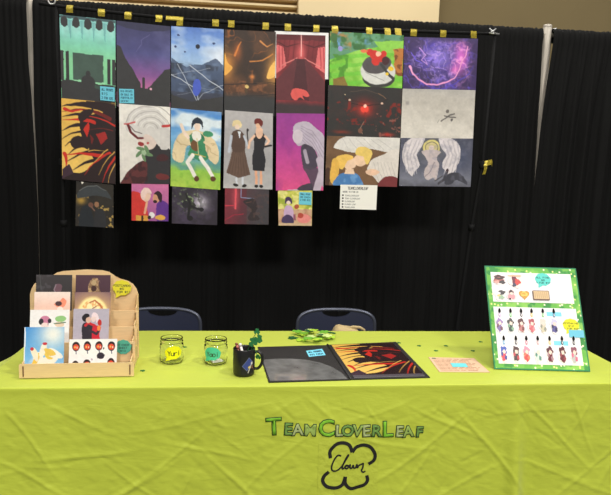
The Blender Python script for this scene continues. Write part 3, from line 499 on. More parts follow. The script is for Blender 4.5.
# gold tape strips folded over the crossbar
def railz(x): return float(np.interp(x,[p[0] for p in RAIL],[p[1] for p in RAIL]))
names=['top left corner of the teal stage print','top right corner of the teal stage print','top left of the violet dusk print','top right of the violet dusk print',None,'top left of the pale blue sky print','top right of the pale blue sky print','top left of the orange flame print','top right of the orange flame print','top left of the red hallway print','top right of the red hallway print','top left of the green meadow print','right half of the green meadow print','top right of the green meadow print',None,'top left of the violet flame print','middle of the violet flame print','top right of the violet flame print']
TX=[-1.242,-1.08,-.943,-.781,-.710,-.67,-.481,-.396,-.209,-.088,.07,.174,.367,.470,.531,.621,.791,.970]
for i,x in enumerate(TX):
    w=.034 if i!=4 else .07; z=railz(x); y=1.43; bot={5:2.247}.get(i,z-.029)
    if i==4: bot=z-.012
    b=B(); prof=[(1.4185,bot),(1.4175,z-.008),(1.4195,z+.006),(1.426,z+.0115),(1.434,z+.0115),(1.4405,z+.005),(1.441,z-.008)]
    n=len(prof); J=[random.uniform(-.002,.002) for _ in prof]
    if bot<2.262: prof[0]=(1.4075 if i!=4 else 1.418,bot)
    L=[b.verts.new((x-w/2+J[k],p[0],p[1])) for k,p in enumerate(prof)]; R_=[b.verts.new((x+w/2+J[-k],p[0],p[1])) for k,p in enumerate(prof)]
    for k in range(n-1): b.faces.new((L[k],R_[k],R_[k+1],L[k+1]))
    bmesh.ops.solidify(b,geom=b.faces[:],thickness=-.0006)
    lab={4:'long sideways strip of gold tape wrapped along the black crossbar',14:'gold tape strip on the crossbar between green and violet prints'}.get(i) or 'gold tape strip over the crossbar, '+names[i]
    tag(obj('tape_strip',b,M_TAPE),lab,'tape','gold tape strips along the crossbar')
b=B()
def strip(b,pts,w,ax):
    ax=Vector(ax)*w/2; L=[b.verts.new(Vector(p)-ax) for p in pts]; R_=[b.verts.new(Vector(p)+ax) for p in pts]
    for k in range(len(pts)-1): b.faces.new((L[k],R_[k],R_[k+1],L[k+1]))
strip(b,[(1.076,1.425,1.565),(1.10,1.418,1.572),(1.125,1.420,1.578),(1.135,1.43,1.566)],.03,(.1,.2,1))
strip(b,[(1.094,1.424,1.562),(1.092,1.421,1.535),(1.084,1.422,1.505)],.018,(1,0,.2))
bmesh.ops.solidify(b,geom=b.faces[:],thickness=-.0008)
tag(obj('tape_strip',b,M_TAPE),'loose curl of gold tape stuck halfway up the right stand pole','tape')

# sticky notes and bubbles
CY=(112,200,222); YE=(236,232,60); TE=(96,196,172)
def note(quad,y,lines,label,base=CY,res=.0011,parent=None,name='sticky_note',bold=(40,70,90)):
    q=[np.array((p[0],y,p[1]) if len(p)==2 else p,float) for p in quad]
    c=Cv(np.linalg.norm(q[1]-q[0]),np.linalg.norm(q[3]-q[0]),res,base); n=len(lines)
    for i,tx in enumerate(lines):
        if tx: c.text(tx,.1,(i+1)/(n+.35),.55/(n+.4),min(.8,.11*len(tx)+.1),bold,.17)
    o=paper(name,c,quad,y,M_MATTE,parent,.0006,base)
    if parent is None: tag(o,label,'sticky note')
    return o
note([(-1.088,1.911),(-1.012,1.907),(-1.013,1.833),(-1.088,1.838)],1.4045,['ALL PRINTS','$15','2 FOR $25'],'blue sticky note with a handwritten price, lower right of the teal stage print')
note([(-.989,1.902),(-.911,1.903),(-.910,1.828),(-.987,1.826)],1.4045,['BIG PRINTS','ON SALE IN','PORTFOLIO','BOOK'],'blue sticky note with four written lines, at the foot of the violet dusk print')
note([(.001,1.374),(.071,1.373),(.072,1.302),(.000,1.304)],1.4045,['SMALL PRINT','$8 EACH','2 FOR $15',''],'blue sticky note on the corner of the picnic print')
def bubble_mask(c,tail):
    e=((c.u-.5)/.48)**2+((c.v-.43)/.41)**2+.05*np.sin(np.arctan2(c.v-.43,c.u-.5)*9)<1
    return ~(e|c.inside(tail))
def bubble(corners,lines,base,label,tail=[(.2,.6),(.5,.8),(.16,1.0)],parent=None,name='speech_bubble_tag',m=None):
    q=[np.array(p,float) for p in corners]; c=Cv(np.linalg.norm(q[1]-q[0]),np.linalg.norm(q[3]-q[0]),.0011,base); n=len(lines)
    for i,tx in enumerate(lines): c.text(tx,.5-.047*len(tx)-.02,.2+.5*(i+1)/n,.30/n,.094*len(tx)+.04,(40,50,50),.17)
    o=paper(name,c,corners,0,m or M_MATTE,parent,.0008,base,hide=bubble_mask(c,tail))
    if parent is None: tag(o,label,'price tag')
    return o
# ------------------------------------------------------------ table and cloth
ZT=.74
t=thing('folding_table','white folding table standing under the lime green cloth','table',(0,.38,0))
b=B(); box(b,-1.2,1.2,-.365,.365,.70,.7365,.006); obj('tabletop',b,M_TBL,t)
for sx in (-1,1):
    b=B(); tube(b,[(sx*1.0,-.28,.70),(sx*1.0,-.30,.013),(sx*1.0,.30,.013),(sx*1.0,.28,.70)],.013,10); obj('leg',b,M_STEEL,t,True)
def clothmat():
    m=bpy.data.materials.new('lime_green_cloth'); m.use_nodes=True; nt=m.node_tree; b=nt.nodes['Principled BSDF']
    b.inputs['Base Color'].default_value=tuple(lin((186,199,64)))+(1,); b.inputs['Roughness'].default_value=.55
    b.inputs['Specular IOR Level'].default_value=.35; b.inputs['Sheen Weight'].default_value=.15
    tc=nt.nodes.new('ShaderNodeTexCoord'); last=None
    for sc,dist,det,scale3 in ((5,.006,4,(1,1,1)),(16,.005,4,(.6,1,1.6)),(420,.0006,1,(1,1,1))):
        mp=nt.nodes.new('ShaderNodeMapping'); mp.inputs['Scale'].default_value=scale3
        n=nt.nodes.new('ShaderNodeTexNoise'); n.inputs['Scale'].default_value=sc; n.inputs['Detail'].default_value=det; n.inputs['Distortion'].default_value=.6
        bp=nt.nodes.new('ShaderNodeBump'); bp.inputs['Distance'].default_value=dist; bp.inputs['Strength'].default_value=.55
        nt.links.new(tc.outputs['Object'],mp.inputs[0]); nt.links.new(mp.outputs[0],n.inputs['Vector']); nt.links.new(n.outputs['Fac'],bp.inputs['Height'])
        if last: nt.links.new(last.outputs[0],bp.inputs['Normal'])
        last=bp
    nt.links.new(last.outputs[0],b.inputs['Normal'])
    return m
M_CLOTH=clothmat()
# creases pressed and pulled into the hanging front: (x,z,angle,length,height,width)
CR=[(-.85,.50,.15,.34,.004,.010),(-.62,.45,.62,.42,.005,.010),(-.30,.34,-.85,.40,.005,.011),(-.20,.45,.75,.36,.004,.009),(-.42,.50,-.3,.30,.004,.009),(-1.0,.40,-.5,.4,.004,.010),
(-.75,.36,.5,.5,.0045,.011),(-1.05,.56,-.9,.26,.004,.009),(-.12,.68,.5,.22,.003,.008),(.33,.50,.60,.40,.005,.010),(.30,.40,.9,.34,.004,.009),(.42,.60,-.5,.3,.004,.009),(.62,.46,-.9,.45,.005,.011),
(.85,.55,-.7,.4,.0045,.010),(1.0,.42,.8,.38,.004,.010),(.90,.38,-.3,.5,.004,.010),(.2,.66,.35,.3,.003,.008),(-.5,.62,.15,.5,.003,.008),(.75,.63,.1,.4,.003,.008),(.12,.55,-.2,.5,.003,.009),
(.95,.60,-1.1,.3,.004,.010),(-.9,.64,-.4,.26,.0035,.009),(-.05,.40,1.1,.24,.003,.008),(.5,.36,.4,.3,.004,.010),(-.55,.33,1.0,.3,.004,.010),(1.1,.5,1.2,.35,.005,.012),(.17,.62,-.9,.16,.003,.008),(.4,.68,.9,.14,.003,.008)]
rc=np.random.default_rng(11)
for i in range(90): CR.append((rc.uniform(-1.2,1.2),rc.uniform(.25,.71),rc.uniform(-1.3,1.3),rc.uniform(.06,.26),rc.uniform(-.0034,.0034),rc.uniform(.005,.010)))
for i in range(26):
    a=rc.uniform(-.2,3.3); r=rc.uniform(.05,.12); CR.append((.06+.28*math.cos(a)*rc.uniform(.4,1.3),.60+r*math.sin(a),a if abs(a)<1.4 else a-PI,rc.uniform(.06,.14),rc.uniform(-.003,.003),.006))
def vnoise(x,z,f,seed):
    r=np.random.default_rng(seed); g=r.random((120,120)); X=(x+3)*f; Z=(z+1)*f; xi=np.floor(X).astype(int)%118; zi=np.floor(Z).astype(int)%118; fx=X-np.floor(X); fz=Z-np.floor(Z)
    fx=fx*fx*(3-2*fx); fz=fz*fz*(3-2*fz)
    return (g[zi,xi]*(1-fx)+g[zi,xi+1]*fx)*(1-fz)+(g[zi+1,xi]*(1-fx)+g[zi+1,xi+1]*fx)*fz-.5
def bulge(x,z):
    """how far the hanging cloth stands out in front of the table edge"""
    x=np.asarray(x,float); z=np.asarray(z,float); d=np.clip(ZT-z,0,1); ramp=np.clip((d-.012)/.09,0,1); ramp=ramp*ramp*(3-2*ramp)
    o=.006*ramp+.055*d*d
    for cx,cz,a,L,h,w in CR:
        c,s=math.cos(a),math.sin(a); du=(x-cx)*c+(z-cz)*s; dv=-(x-cx)*s+(z-cz)*c+.012*np.sin(du*9+cx*7)
        o=o+ramp*h*.68*np.exp(-(dv/(w*.62))**2)*np.exp(-(du/(L*.5))**4)
    o=o+ramp*(.010*np.sin(x*5.1+1.0+z*.8)*d*1.6+.004*vnoise(x,z,6,1)+.0022*vnoise(x+z*.4,z,20,2)+.0016*vnoise(x+z,z-x*.3,48,3))
    o=o+ramp*d*(.075*np.exp(-((x-.69-(.74-z)*.02)/.030)**2)-.022*np.exp(-((x-.76)/.05)**2))
    o=o+ramp*d*(.020*np.exp(-((x+.02)/.05)**2)+.03*np.exp(-((x+.98)/.05)**2)+.02*np.exp(-((x+.60)/.04)**2))
    return np.clip(o,.0005,None)
X0,X1,Y0,Y1=-1.217,1.217,.003,.757
def perim():
    P=[]; r=.012
    for x in np.linspace(X0+r,X1-r,480): P.append((x,Y0,0,-1,x,0))
    for a in np.linspace(-90,0,8)[1:-1]: ca,sa=math.cos(math.radians(a)),math.sin(math.radians(a)); P.append((X1-r+r*ca,Y0+r+r*sa,ca,sa,X1,1))
    for y in np.linspace(Y0+r,Y1-r,60): P.append((X1,y,1,0,1.3+y,2))
    for a in np.linspace(0,90,6)[1:-1]: ca,sa=math.cos(math.radians(a)),math.sin(math.radians(a)); P.append((X1-r+r*ca,Y1-r+r*sa,ca,sa,0,3))
    for x in np.linspace(X1-r,X0+r,60): P.append((x,Y1,0,1,x,3))
    for a in np.linspace(90,180,6)[1:-1]: ca,sa=math.cos(math.radians(a)),math.sin(math.radians(a)); P.append((X0+r+r*ca,Y1-r+r*sa,ca,sa,0,3))
    for y in np.linspace(Y1-r,Y0+r,60): P.append((X0,y,-1,0,-1.3-y,2))
    for a in np.linspace(180,270,8)[1:-1]: ca,sa=math.cos(math.radians(a)),math.sin(math.radians(a)); P.append((X0+r+r*ca,Y0+r+r*sa,ca,sa,X0,1))
    return np.array(P)
P=perim(); n=len(P); rows=[]
cx,cy=0,.38
for f in (.02,.2,.4,.6,.75,.87,.95,.985): rows.append(np.stack([cx+(P[:,0]-cx)*f,cy+(P[:,1]-cy)*f,np.full(n,ZT)],1))
for k in range(4):
    a=k/4*PI/2; rr=.0035; rows.append(np.stack([P[:,0]-P[:,2]*rr*(1-math.sin(a)),P[:,1]-P[:,3]*rr*(1-math.sin(a)),np.full(n,ZT-rr*(1-math.cos(a)))],1))
zs=ZT-.004-np.linspace(0,1,118)**1.0*.715
kind=P[:,5]
for z in zs:
    d=ZT-z
    o=np.where(kind==0,bulge(P[:,4],np.full(n,z)),0)
    of=bulge(np.where(P[:,0]<0,X0,X1)*np.ones(n),np.full(n,z))
    o=np.where(kind==1,of+.10*d*np.clip(1,0,1),o)
    ysd=P[:,1]; side=.02*np.clip(d/.05,0,1)+.16*d*np.exp(-((ysd)/.22))+.10*d+.03*d*np.sin(ysd*16)
    side=side+.05*np.clip(d/.010,0,1)*np.exp(-((ysd-.22)/.13)**2)*(P[:,0]<0)
    o=np.where(kind==2,side,o)
    # front ends swell into the corner fold
    ef=np.clip((np.abs(P[:,0])-1.12)/.1,0,1)
    o=np.where(kind==0,o+ef**2*.10*d,o)
    zz=np.full(n,z); zz=np.where(kind==3,max(z,.69),zz)
    # sides ease into the short rear hem
    zmin=np.where(kind==2,.02+.0*ysd,0); 
    rows.append(np.stack([P[:,0]+P[:,2]*o,P[:,1]+P[:,3]*o,zz],1))
V=np.array(rows); nk=len(rows); I=np.arange(nk*n).reshape(nk,n); J=np.roll(I,-1,1)
F=np.stack([I[:-1],I[1:],J[1:],J[:-1]],-1).reshape(-1,4).tolist()+[tuple(int(v) for v in I[0])]
vv=V.reshape(-1,3)
F=[f for f in F if len(f)!=4 or not (np.linalg.norm(vv[f[0]]-vv[f[1]])<1e-7 and np.linalg.norm(vv[f[2]]-vv[f[3]])<1e-7)]
me=bpy.data.meshes.new('tablecloth'); me.from_pydata(vv.tolist(),[],F); me.update(); me.shade_smooth(); me.materials.append(M_CLOTH)
cloth=bpy.data.objects.new('tablecloth',me); link(cloth)
bm=bmesh.new(); bm.from_mesh(me); bmesh.ops.recalc_face_normals(bm,faces=bm.faces[:]); bm.to_mesh(me); bm.free()
tag(cloth,'creased lime green cloth covering the whole table and hanging down its front','tablecloth')
def onto(o,off):
    """lay a flat child piece (x,z around the front) on the hanging cloth"""
    for v in o.data.vertices:
        x,_,z=v.co; lift=v.co.y
        v.co.y=Y0-float(bulge(x,z))-off-lift
# lettering
def letter_mesh(ch,size,offs,depth):
    cu=bpy.data.curves.new('l','FONT'); cu.body=ch; cu.size=size; cu.offset=offs; cu.resolution_u=3; cu.align_x='CENTER'
    o=bpy.data.objects.new('l',cu); COL.objects.link(o); dg=bpy.context.evaluated_depsgraph_get(); me=bpy.data.meshes.new_from_object(o.evaluated_get(dg))
    bpy.data.objects.remove(o); bm=bmesh.new(); bm.from_mesh(me); 
    bmesh.ops.subdivide_edges(bm,edges=[e for e in bm.edges if e.calc_length()>.012],cuts=2); bmesh.ops.triangulate(bm,faces=bm.faces[:])
    r=bmesh.ops.extrude_face_region(bm,geom=bm.faces[:]); 
    for v in [g for g in r['geom'] if isinstance(g,bmesh.types.BMVert)]: v.co.z+=depth
    return bm
GRN=[mat('bright_green_felt',(122,186,44),.8),mat('pale_green_felt',(146,172,84),.8),mat('dusty_grey_green_felt',(168,182,122),.8),mat('mid_green_felt',(110,150,70),.8)]
M_INK=mat('dark_green_outline',(38,62,34),.8); M_BLKINK=mat('black_fabric_paint',(24,24,22),.7)
LT=[('T',-.205,.062,0,4),('E',-.157,.042,3,-3),('A',-.121,.040,2,2),('M',-.078,.040,1,-2),('C',-.018,.060,0,2),('L',.026,.040,2,-2),('O',.059,.040,3,1),('V',.093,.041,1,-4),('E',.127,.042,2,2),('R',.163,.042,3,-3),('L',.206,.058,0,2),('E',.249,.040,2,-3),('A',.284,.040,1,4),('F',.324,.038,3,-3)]
for ch,x,h,gi,rot in LT:
    base=.566-.034*(x+.228)
    for k,(offs,dep,m) in enumerate(((.07,.0012,M_INK),(.0,.0012,GRN[gi]))):
        size=h*1.39; bm=letter_mesh(ch,size,offs*.056 if k==0 else .0012,dep)
        R=Matrix.Rotation(math.radians(rot),4,'Z'); bm.transform(R)
        for v in bm.verts:
            u,w,dz=v.co; v.co=Vector((x+u*1.02,dz,base+w))
        if k==0:
            lo=obj('letter',bm,m,cloth); onto(lo,.0008)
        else:
            f=obj('letter_fill',bm,m,lo); onto(f,.0022)
# emblem: faint square patch, thick open clover outline and a handwritten word
lx=lambda a,b: (-.008+.00372*(310+a/7.64-328)+.00014*(440+b/7.64-459), .465-.0038*(440+b/7.64-459)-.0001*(310+a/7.64-328)+.010)
M_PATCH=mat('green_patch_fabric',(184,196,66),.5,bump=(60,.3))
b=B(); pa,pb=lx(65,10),lx(505,440); 
nx_,nz_=40,40; g=[[b.verts.new((pa[0]+(pb[0]-pa[0])*i/nx_,0,pa[1]+(pb[1]-pa[1])*j/nz_)) for i in range(nx_+1)] for j in range(nz_+1)]
for j in range(nz_):
    for i in range(nx_): b.faces.new((g[j][i],g[j+1][i],g[j+1][i+1],g[j][i+1]))
patch=obj('emblem_patch',b,M_PATCH,cloth,True); onto(patch,.0012)
def smooth(pts,k=6):
    P=[np.array(p,float) for p in pts]; P=[2*P[0]-P[1]]+P+[2*P[-1]-P[-2]]; out=[]
    for i in range(1,len(P)-2):
        for t in np.linspace(0,1,k,endpoint=False):
            p0,p1,p2,p3=P[i-1:i+3]; out.append(.5*((2*p1)+(-p0+p2)*t+(2*p0-5*p1+4*p2-p3)*t*t+(-p0+3*p1-3*p2+p3)*t**3))
    out.append(P[-2]); return [tuple(p) for p in out]
def ribbon(name,pts,w,parent,off,m=M_BLKINK,w1=None):
    P=[lx(*p) for p in smooth(pts)]; b=B(); n=len(P); L=[];R=[]; w1=w1 or w
    for i,p in enumerate(P):
        a=np.array(P[max(i-1,0)]); c=np.array(P[min(i+1,n-1)]); t=(c-a)/(np.linalg.norm(c-a)+1e-9); nn=np.array([-t[1],t[0]])*(w+(w1-w)*i/n)/2
        L.append((p[0]+nn[0],p[1]+nn[1])); R.append((p[0]-nn[0],p[1]-nn[1]))
    vl=[b.verts.new((q[0],.0006,q[1])) for q in L]; vr=[b.verts.new((q[0],.0006,q[1])) for q in R]
    for i in range(n-1): b.faces.new((vl[i],vr[i],vr[i+1],vl[i+1]))
    o=obj(name,b,m,parent); onto(o,off); return o
for pts in ([(150,140),(148,90),(190,42),(240,28),(292,45),(315,98)],[(315,98),(345,62),(400,44),(455,62),(488,115),(478,160),(438,188)],[(137,240),(100,275),(92,315),(125,352),(190,362),(240,340),(262,282)],[(262,282),(262,335),(300,371),(350,362),(405,342),(430,310),(424,272)]):
    ribbon('clover_outline',pts,.0125,patch,.0022)
ribbon('script_lettering',[(232,125),(205,122),(175,160),(158,205),(165,232),(195,235),(235,205),(270,150),(288,118),(275,132),(245,190),(240,222),(256,214),(266,198),(282,198),(284,212),(270,222),(260,212),(272,200),(292,200),(300,192),(298,214),(310,218),(322,196),(326,216),(340,214),(350,190),(354,216),(362,200),(378,192),(388,188),(398,184),(394,214),(385,236),(396,248),(414,240)],.006,patch,.0024)

# ------------------------------------------------------------ wooden card rack
rk=thing('card_rack','four-tier plywood card rack on the left end of the table','rack',(-.906,.1035,ZT+.0012),.044)
XL,XR=-.190,.190
def bx(name,*a,m=M_WOOD,par=rk,bev=.0008): b=B(); box(b,*a,bev=bev); return obj(name,b,m,par)
tops=[.053,.112,.155,.204]; ys=[0,.060,.115,.170]
for k in range(4):
    y=ys[k]; zt=tops[k]; zb=0.002 if k==0 else tops[k]-.075
    ext=.006 if k==0 else .004
    b=B(); prism(b,[(XL-ext,zb),(XR+ext,zb),(XR+ext,zt-.004),(XR+ext-.003,zt),(XL-ext+.003,zt),(XL-ext,zt-.004)],-.002,.002,Matrix.Translation((0,y,0))@XZ); tier=obj('tier_front',b,M_WOOD,rk)
    sz=.028 if k==0 else .034
    for sx in (-1,1): bx('slot_tab',sx*(.182)-.0018,sx*(.182)+.0018,y-.0038,y-.0021,(.008 if k==0 else zt-.042),zt-.008,m=M_BURN,par=tier,bev=0)
    b=B(); z=max(zt-.052,.003); box(b,XL+.011,XR-.011,y+.003,y+(.057 if k==0 else .052),z-.003,z); obj('shelf',b,M_WOOD,rk)
back=[(-.207,0),(-.207,.20),(-.2065,.255),(-.200,.278),(-.190,.296),(-.170,.308),(-.140,.316),(-.124,.328),(-.108,.339),(-.086,.345),(.004,.352),(.06,.349),(.085,.343),(.104,.330),(.116,.319),(.135,.314),(.158,.307),(.176,.295),(.189,.276),(.196,.253),(.197,.15),(.197,0)]
b=B(); prism(b,[(x*1,z+.0) for x,z in back],-.002,.002,Matrix.Translation((-.008,.228,.001))@XZ); obj('back_panel',b,M_WOOD,rk)
side=[(-.004,.001),(.225,.001),(.225,.262),(.211,.262),(.206,.216),(.173,.213),(.168,.167),(.118,.164),(.113,.121),(.063,.118),(.058,.064),(-.004,.057)]
YZ=Matrix(((0,0,1,0),(1,0,0,0),(0,1,0,0),(0,0,0,1)))
for sx in (-1,1):
    b=B(); prism(b,[(y+.003 if y<0 else y,z) for y,z in [(max(p[0],-.0005)+.003,p[1]) for p in side]],-.002,.002,Matrix.Translation((sx*.184,0,0))@YZ); obj('side_panel',b,M_WOOD,rk)
def rcard(k,x0,x1,ztop,cv_fn,label,cat='card',name='art_card',dy=0):
    zb=ZT+max(tops[k]-.052,.003)+.0020; y0=.1035+ys[k]+.008+dy; y1=y0+.026; sl=lambda x:(x+.906)*.044
    q=[(x0,y1+sl(x0),ztop),(x1,y1+sl(x1),ztop),(x1,y0+sl(x1),zb),(x0,y0+sl(x0),zb)]; c=Cv(x1-x0,math.hypot(ztop-zb,y1-y0),.0014).warp(.008); cv_fn(c); c.finish(.03); tag(paper(name,c,q,0,M_CARD,None,.0012,(225,225,225)),label,cat)
def k1(c):
    c.grad([(0,(64,60,62)),(1,(44,42,44))]); c.blob([(.52,.25),(.6,.18),(.72,.22),(.68,.36),(.56,.4)],(110,82,92)); c.st([(.55,.2),(.5,.3),(.58,.42)],.02,(150,130,140)); c.nz(8,.6,.1,(90,86,92),4,.5,(c.v<.5)*1.0); c.st([(.1,.0),(.14,.3)],.01,(110,115,115),.6)
def k2(c):
    c.grad([(0,(84,58,68)),(1,(62,40,56))]); c.blob([(.26,.6),(.34,.4),(.38,.2),(.5,.06),(.64,.12),(.70,.32),(.82,.44),(.86,.6)],(128,100,74)); c.ridge(7,5,.04,(200,164,122),.9,((c.u-.55)**2*1.5+(c.v-.3)**2<.06)*1.0); c.ell(.52,.16,.07,.06,(186,160,120)); c.st([(.42,.3),(.38,.5)],.02,(196,170,120)); c.st([(.6,.25),(.7,.48)],.015,(150,120,100)); c.ell(.52,.28,.08,.06,(70,46,44))
def k3(c):
    c.grad([(0,(250,232,220)),(.3,(244,206,188)),(1,(240,200,180))]); c.blob([(.15,.5),(.3,.4),(.6,.36),(.9,.42),(.85,.6),(.3,.65)],(240,170,140)); c.blob([(.55,.25),(.7,.2),(.8,.12),(.9,.2),(.84,.3),(.7,.33)],(244,150,120)); c.ell(.68,.24,.09,.05,(80,60,64)); c.ell(.72,.36,.08,.06,(252,232,220)); c.st([(.2,.5),(.6,.45)],.02,(226,130,100))
def k4(c):
    c.grad([(0,(92,66,100)),(1,(110,80,104))]); c.glow(.5,.48,.52,(250,206,130),1); c.ell(.5,.52,.44,.42,(254,232,156),soft=.15); c.ell(.5,.5,.36,.34,(255,240,190),a=.8,soft=.4); c.ridge(5,4,.03,(220,150,80),.8,((c.u-.5)**2+(c.v-.5)**2<.12)*1.0); c.ell(.26,.44,.12,.09,(252,244,228)); c.ell(.31,.46,.04,.02,(130,100,84)); c.st([(.42,.22),(.56,.17),(.7,.26),(.76,.34)],.03,(190,110,70)); c.ell(.64,.40,.09,.06,(252,242,214)); c.st([(.5,.34),(.6,.3)],.02,(150,100,90))
def k5(c):
    c.c[:]=(246,243,240); c.ell(.38,.22,.13,.09,(206,130,160)); c.ell(.28,.26,.06,.07,(50,46,54)); c.ell(.5,.24,.05,.05,(50,46,54)); c.ell(.38,.34,.1,.06,(244,220,214)); c.nz(12,.55,.1,(90,60,80),4,.5,((c.u-.38)**2+(c.v-.26)**2<.012)*1.0); c.ell(.78,.2,.14,.07,(150,200,130)); c.ell(.75,.32,.12,.06,(232,206,180)); c.st([(.62,.3),(.9,.28)],.02,(70,110,80)); c.st([(.66,.4),(.85,.4)],.015,(120,80,80)); c.ell(.4,.45,.1,.03,(60,56,60))
def k6(c):
    c.c[:]=(186,178,192); c.blob([(.24,.40),(.30,.30),(.46,.30),(.56,.40),(.58,.64),(.56,1.0),(.24,1.0),(.26,.66)],(50,44,54)); c.blob([(.54,.42),(.62,.36),(.78,.40),(.74,.58),(.86,.80),(1.0,.86),(.9,.94),(.62,1.0),(.54,.8)],(208,40,58)); c.st([(.6,.36),(.42,.30),(.34,.36)],.055,(206,44,54)); c.st([(.46,.46),(.66,.54),(.72,.48)],.05,(60,50,60))
    c.ell(.34,.20,.10,.08,(38,32,38)); c.ell(.42,.24,.07,.07,(226,186,166)); c.blob([(.28,.22),(.3,.12),(.42,.11),(.44,.17),(.36,.2),(.34,.28)],(36,30,36)); c.ell(.57,.21,.075,.075,(238,212,206)); c.blob([(.5,.16),(.56,.08),(.68,.12),(.72,.24),(.64,.3),(.64,.18)],(244,222,226)); c.ell(.74,.30,.055,.07,(196,50,44)); c.ell(.72,.42,.05,.06,(240,140,70)); c.st([(.3,.82),(.16,.92)],.035,(206,44,60)); c.st([(.8,.86),(.98,.84)],.03,(226,60,80))
def k7(c):
    c.grad([(0,(74,150,222)),(.6,(120,186,236)),(1,(176,214,240))]); c.glow(.72,.14,.3,(255,252,240),.95); c.nz(5,.5,.2,(226,240,250),4,.6,(c.v>.55)*1.0); c.blob([(.3,.9),(.24,.6),(.4,.5),(.5,.62),(.7,.5),(.86,.62),(.7,.8),(.6,.95)],(250,244,226)); c.blob([(.16,.84),(.22,.7),(.36,.52),(.4,.6),(.3,.78),(.2,.9)],(240,200,80)); c.blob([(.5,.5),(.62,.48),(.76,.56),(.7,.66),(.56,.62)],(240,206,90)); c.blob([(.44,.8),(.55,.74),(.66,.84),(.6,.95),(.44,.94)],(240,196,70)); c.blob([(.16,.46),(.26,.42),(.36,.56),(.34,.7),(.24,.62)],(250,240,214)); c.blob([(.44,.36),(.56,.34),(.56,.46),(.46,.62),(.38,.56)],(250,242,224)); c.ell(.2,.44,.045,.035,(206,56,70)); c.ell(.52,.335,.06,.03,(206,56,70)); c.blob([(.64,.42),(.86,.5),(.98,.62),(.78,.64),(.6,.56)],(246,242,232)); c.blob([(.5,.44),(.7,.46),(.8,.56),(.62,.58)],(238,200,92)); c.st([(.3,.9),(.28,1)],.04,(240,226,206)); c.rect(0,0,.03,1,(244,246,250)); 
def k8(c):
    c.c[:]=(246,243,240)
    for (x,y) in ((.14,.2),(.38,.19),(.62,.19),(.88,.2),(.14,.72),(.38,.68),(.68,.78),(.88,.66)):
        c.ell(x,y,.078,.13,(44,30,34)); c.ell(x,y+.02,.062,.08,(226,80,52)); c.ell(x-.02,y+.02,.015,.03,(246,190,90)); c.ell(x+.025,y+.03,.012,.025,(250,220,200)); c.st([(x,y+.12),(x+.01,y+.2)],.02,(60,56,90)); 
    c.ell(.66,.46,.08,.09,(50,42,54)); c.st([(.6,.52),(.74,.44)],.03,(40,36,44)); c.ell(.48,.56,.02,.03,(190,180,190)); c.ell(.72,.26,.015,.03,(50,40,44))
rcard(3,-1.099,-.969,1.077,k1,'dark grey card in the back row of the wooden rack, left')
rcard(3,-.956,-.828,1.077,k2,'dark purple card with a golden figure, back row of the wooden rack, right')
rcard(2,-1.090,-.963,1.022,k3,'peach-coloured card in the wooden rack, behind the white doodle card')
rcard(2,-.947,-.817,1.021,k4,'card with a glowing yellow sun on violet in the wooden rack')
rcard(1,-1.089,-.953,.967,k5,'white card with pink and green doodled heads in the wooden rack')
rcard(1,-.939,-.813,.970,k6,'grey card of an embracing couple in black and red')
rcard(0,-1.091,-.956,.918,k7,'bright blue sky card with two white and yellow figures in front tier')
rcard(0,-.940,-.774,.872,k8,'white sticker sheet of small red and black faces in front tier','stickers','sticker_sheet')
def upq(a,y): return [(p[0],y,p[1]) for p in a]
bubble(upq([(-.826,1.058),(-.750,1.056),(-.752,.982),(-.826,.982)],.3250),['POSTCARDS','$5','3 FOR $12'],(232,222,60),'yellow speech-bubble price tag on the back panel of the wooden rack')
bubble(upq([(-.788,.864),(-.726,.864),(-.726,.797),(-.789,.797)],.1650),['STICKER','SHEET','$10'],(88,176,152),'teal oval price tag at the right of the sticker sheet',[(.4,.6),(.5,.7),(.35,.88)])

# ------------------------------------------------------------ jars
def jar(x,y,label,base,word,lx0,lx1,extra=None):
    t=thing('glass_jar',label,'jar',(x,y,ZT)); t.scale=(1.06,1.06,.94)
    b=B(); out=[(0,.001),(.036,.001),(.041,.005),(.0435,.012),(.0435,.072),(.042,.080),(.039,.084),(.039,.088),(.0415,.089),(.0415,.092),(.039,.094),(.039,.097),(.0405,.099),(.0405,.104),(.039,.106)]
    inn=[(.0365,.105),(.0365,.082),(.040,.072),(.0405,.014),(.037,.007),(0,.0065)]
    lathe(b,out+inn,48); obj('jar_body',b,M_GLASS,t,True)
    w=lx1-lx0; c=Cv(w,.068,.0009,base); c.text(word,.2,.60,.26,.68,(50,60,30),.16,.0)
    o=paper('label',c,[(lx0,-.05,.082),(lx1,-.05,.082),(lx1,-.05,.014),(lx0,-.05,.014)],0,M_MATTE,t,.0005,base,hide=bubble_mask(c,[(.15,.6),(.5,.8),(.05,.97)]))
    for v in o.data.vertices:
        R=.0442-(v.co.y+.05); a=v.co.x/.044; v.co.x=R*math.sin(a); v.co.y=-R*math.cos(a)
    return t
jar(-.594,.285,'clear glass jar with a yellow label beside the wooden rack',(236,234,20),'Yuri',-.023,.046)
jar(-.423,.270,'clear glass jar with a teal label beside the black mug',(80,200,160),'Yaoi',-.047,.022)
b=B(); 
for (dx,dy,r,z) in ((.006,-.008,.4,.0095),(-.006,.006,-.5,.0125)):
    M=Matrix.Translation((-.423+dx,.270+dy,ZT+z))@Matrix.Rotation(r,4,'Z')@Matrix.Rotation(.10,4,'X'); box(b,-.022,.022,-.012,.012,-.0008,.0008,M=M)
tag(obj('folded_paper',b,mat('white_paper',(240,238,230),.8)),'folded white slips of paper lying in the jar with the teal label','paper')

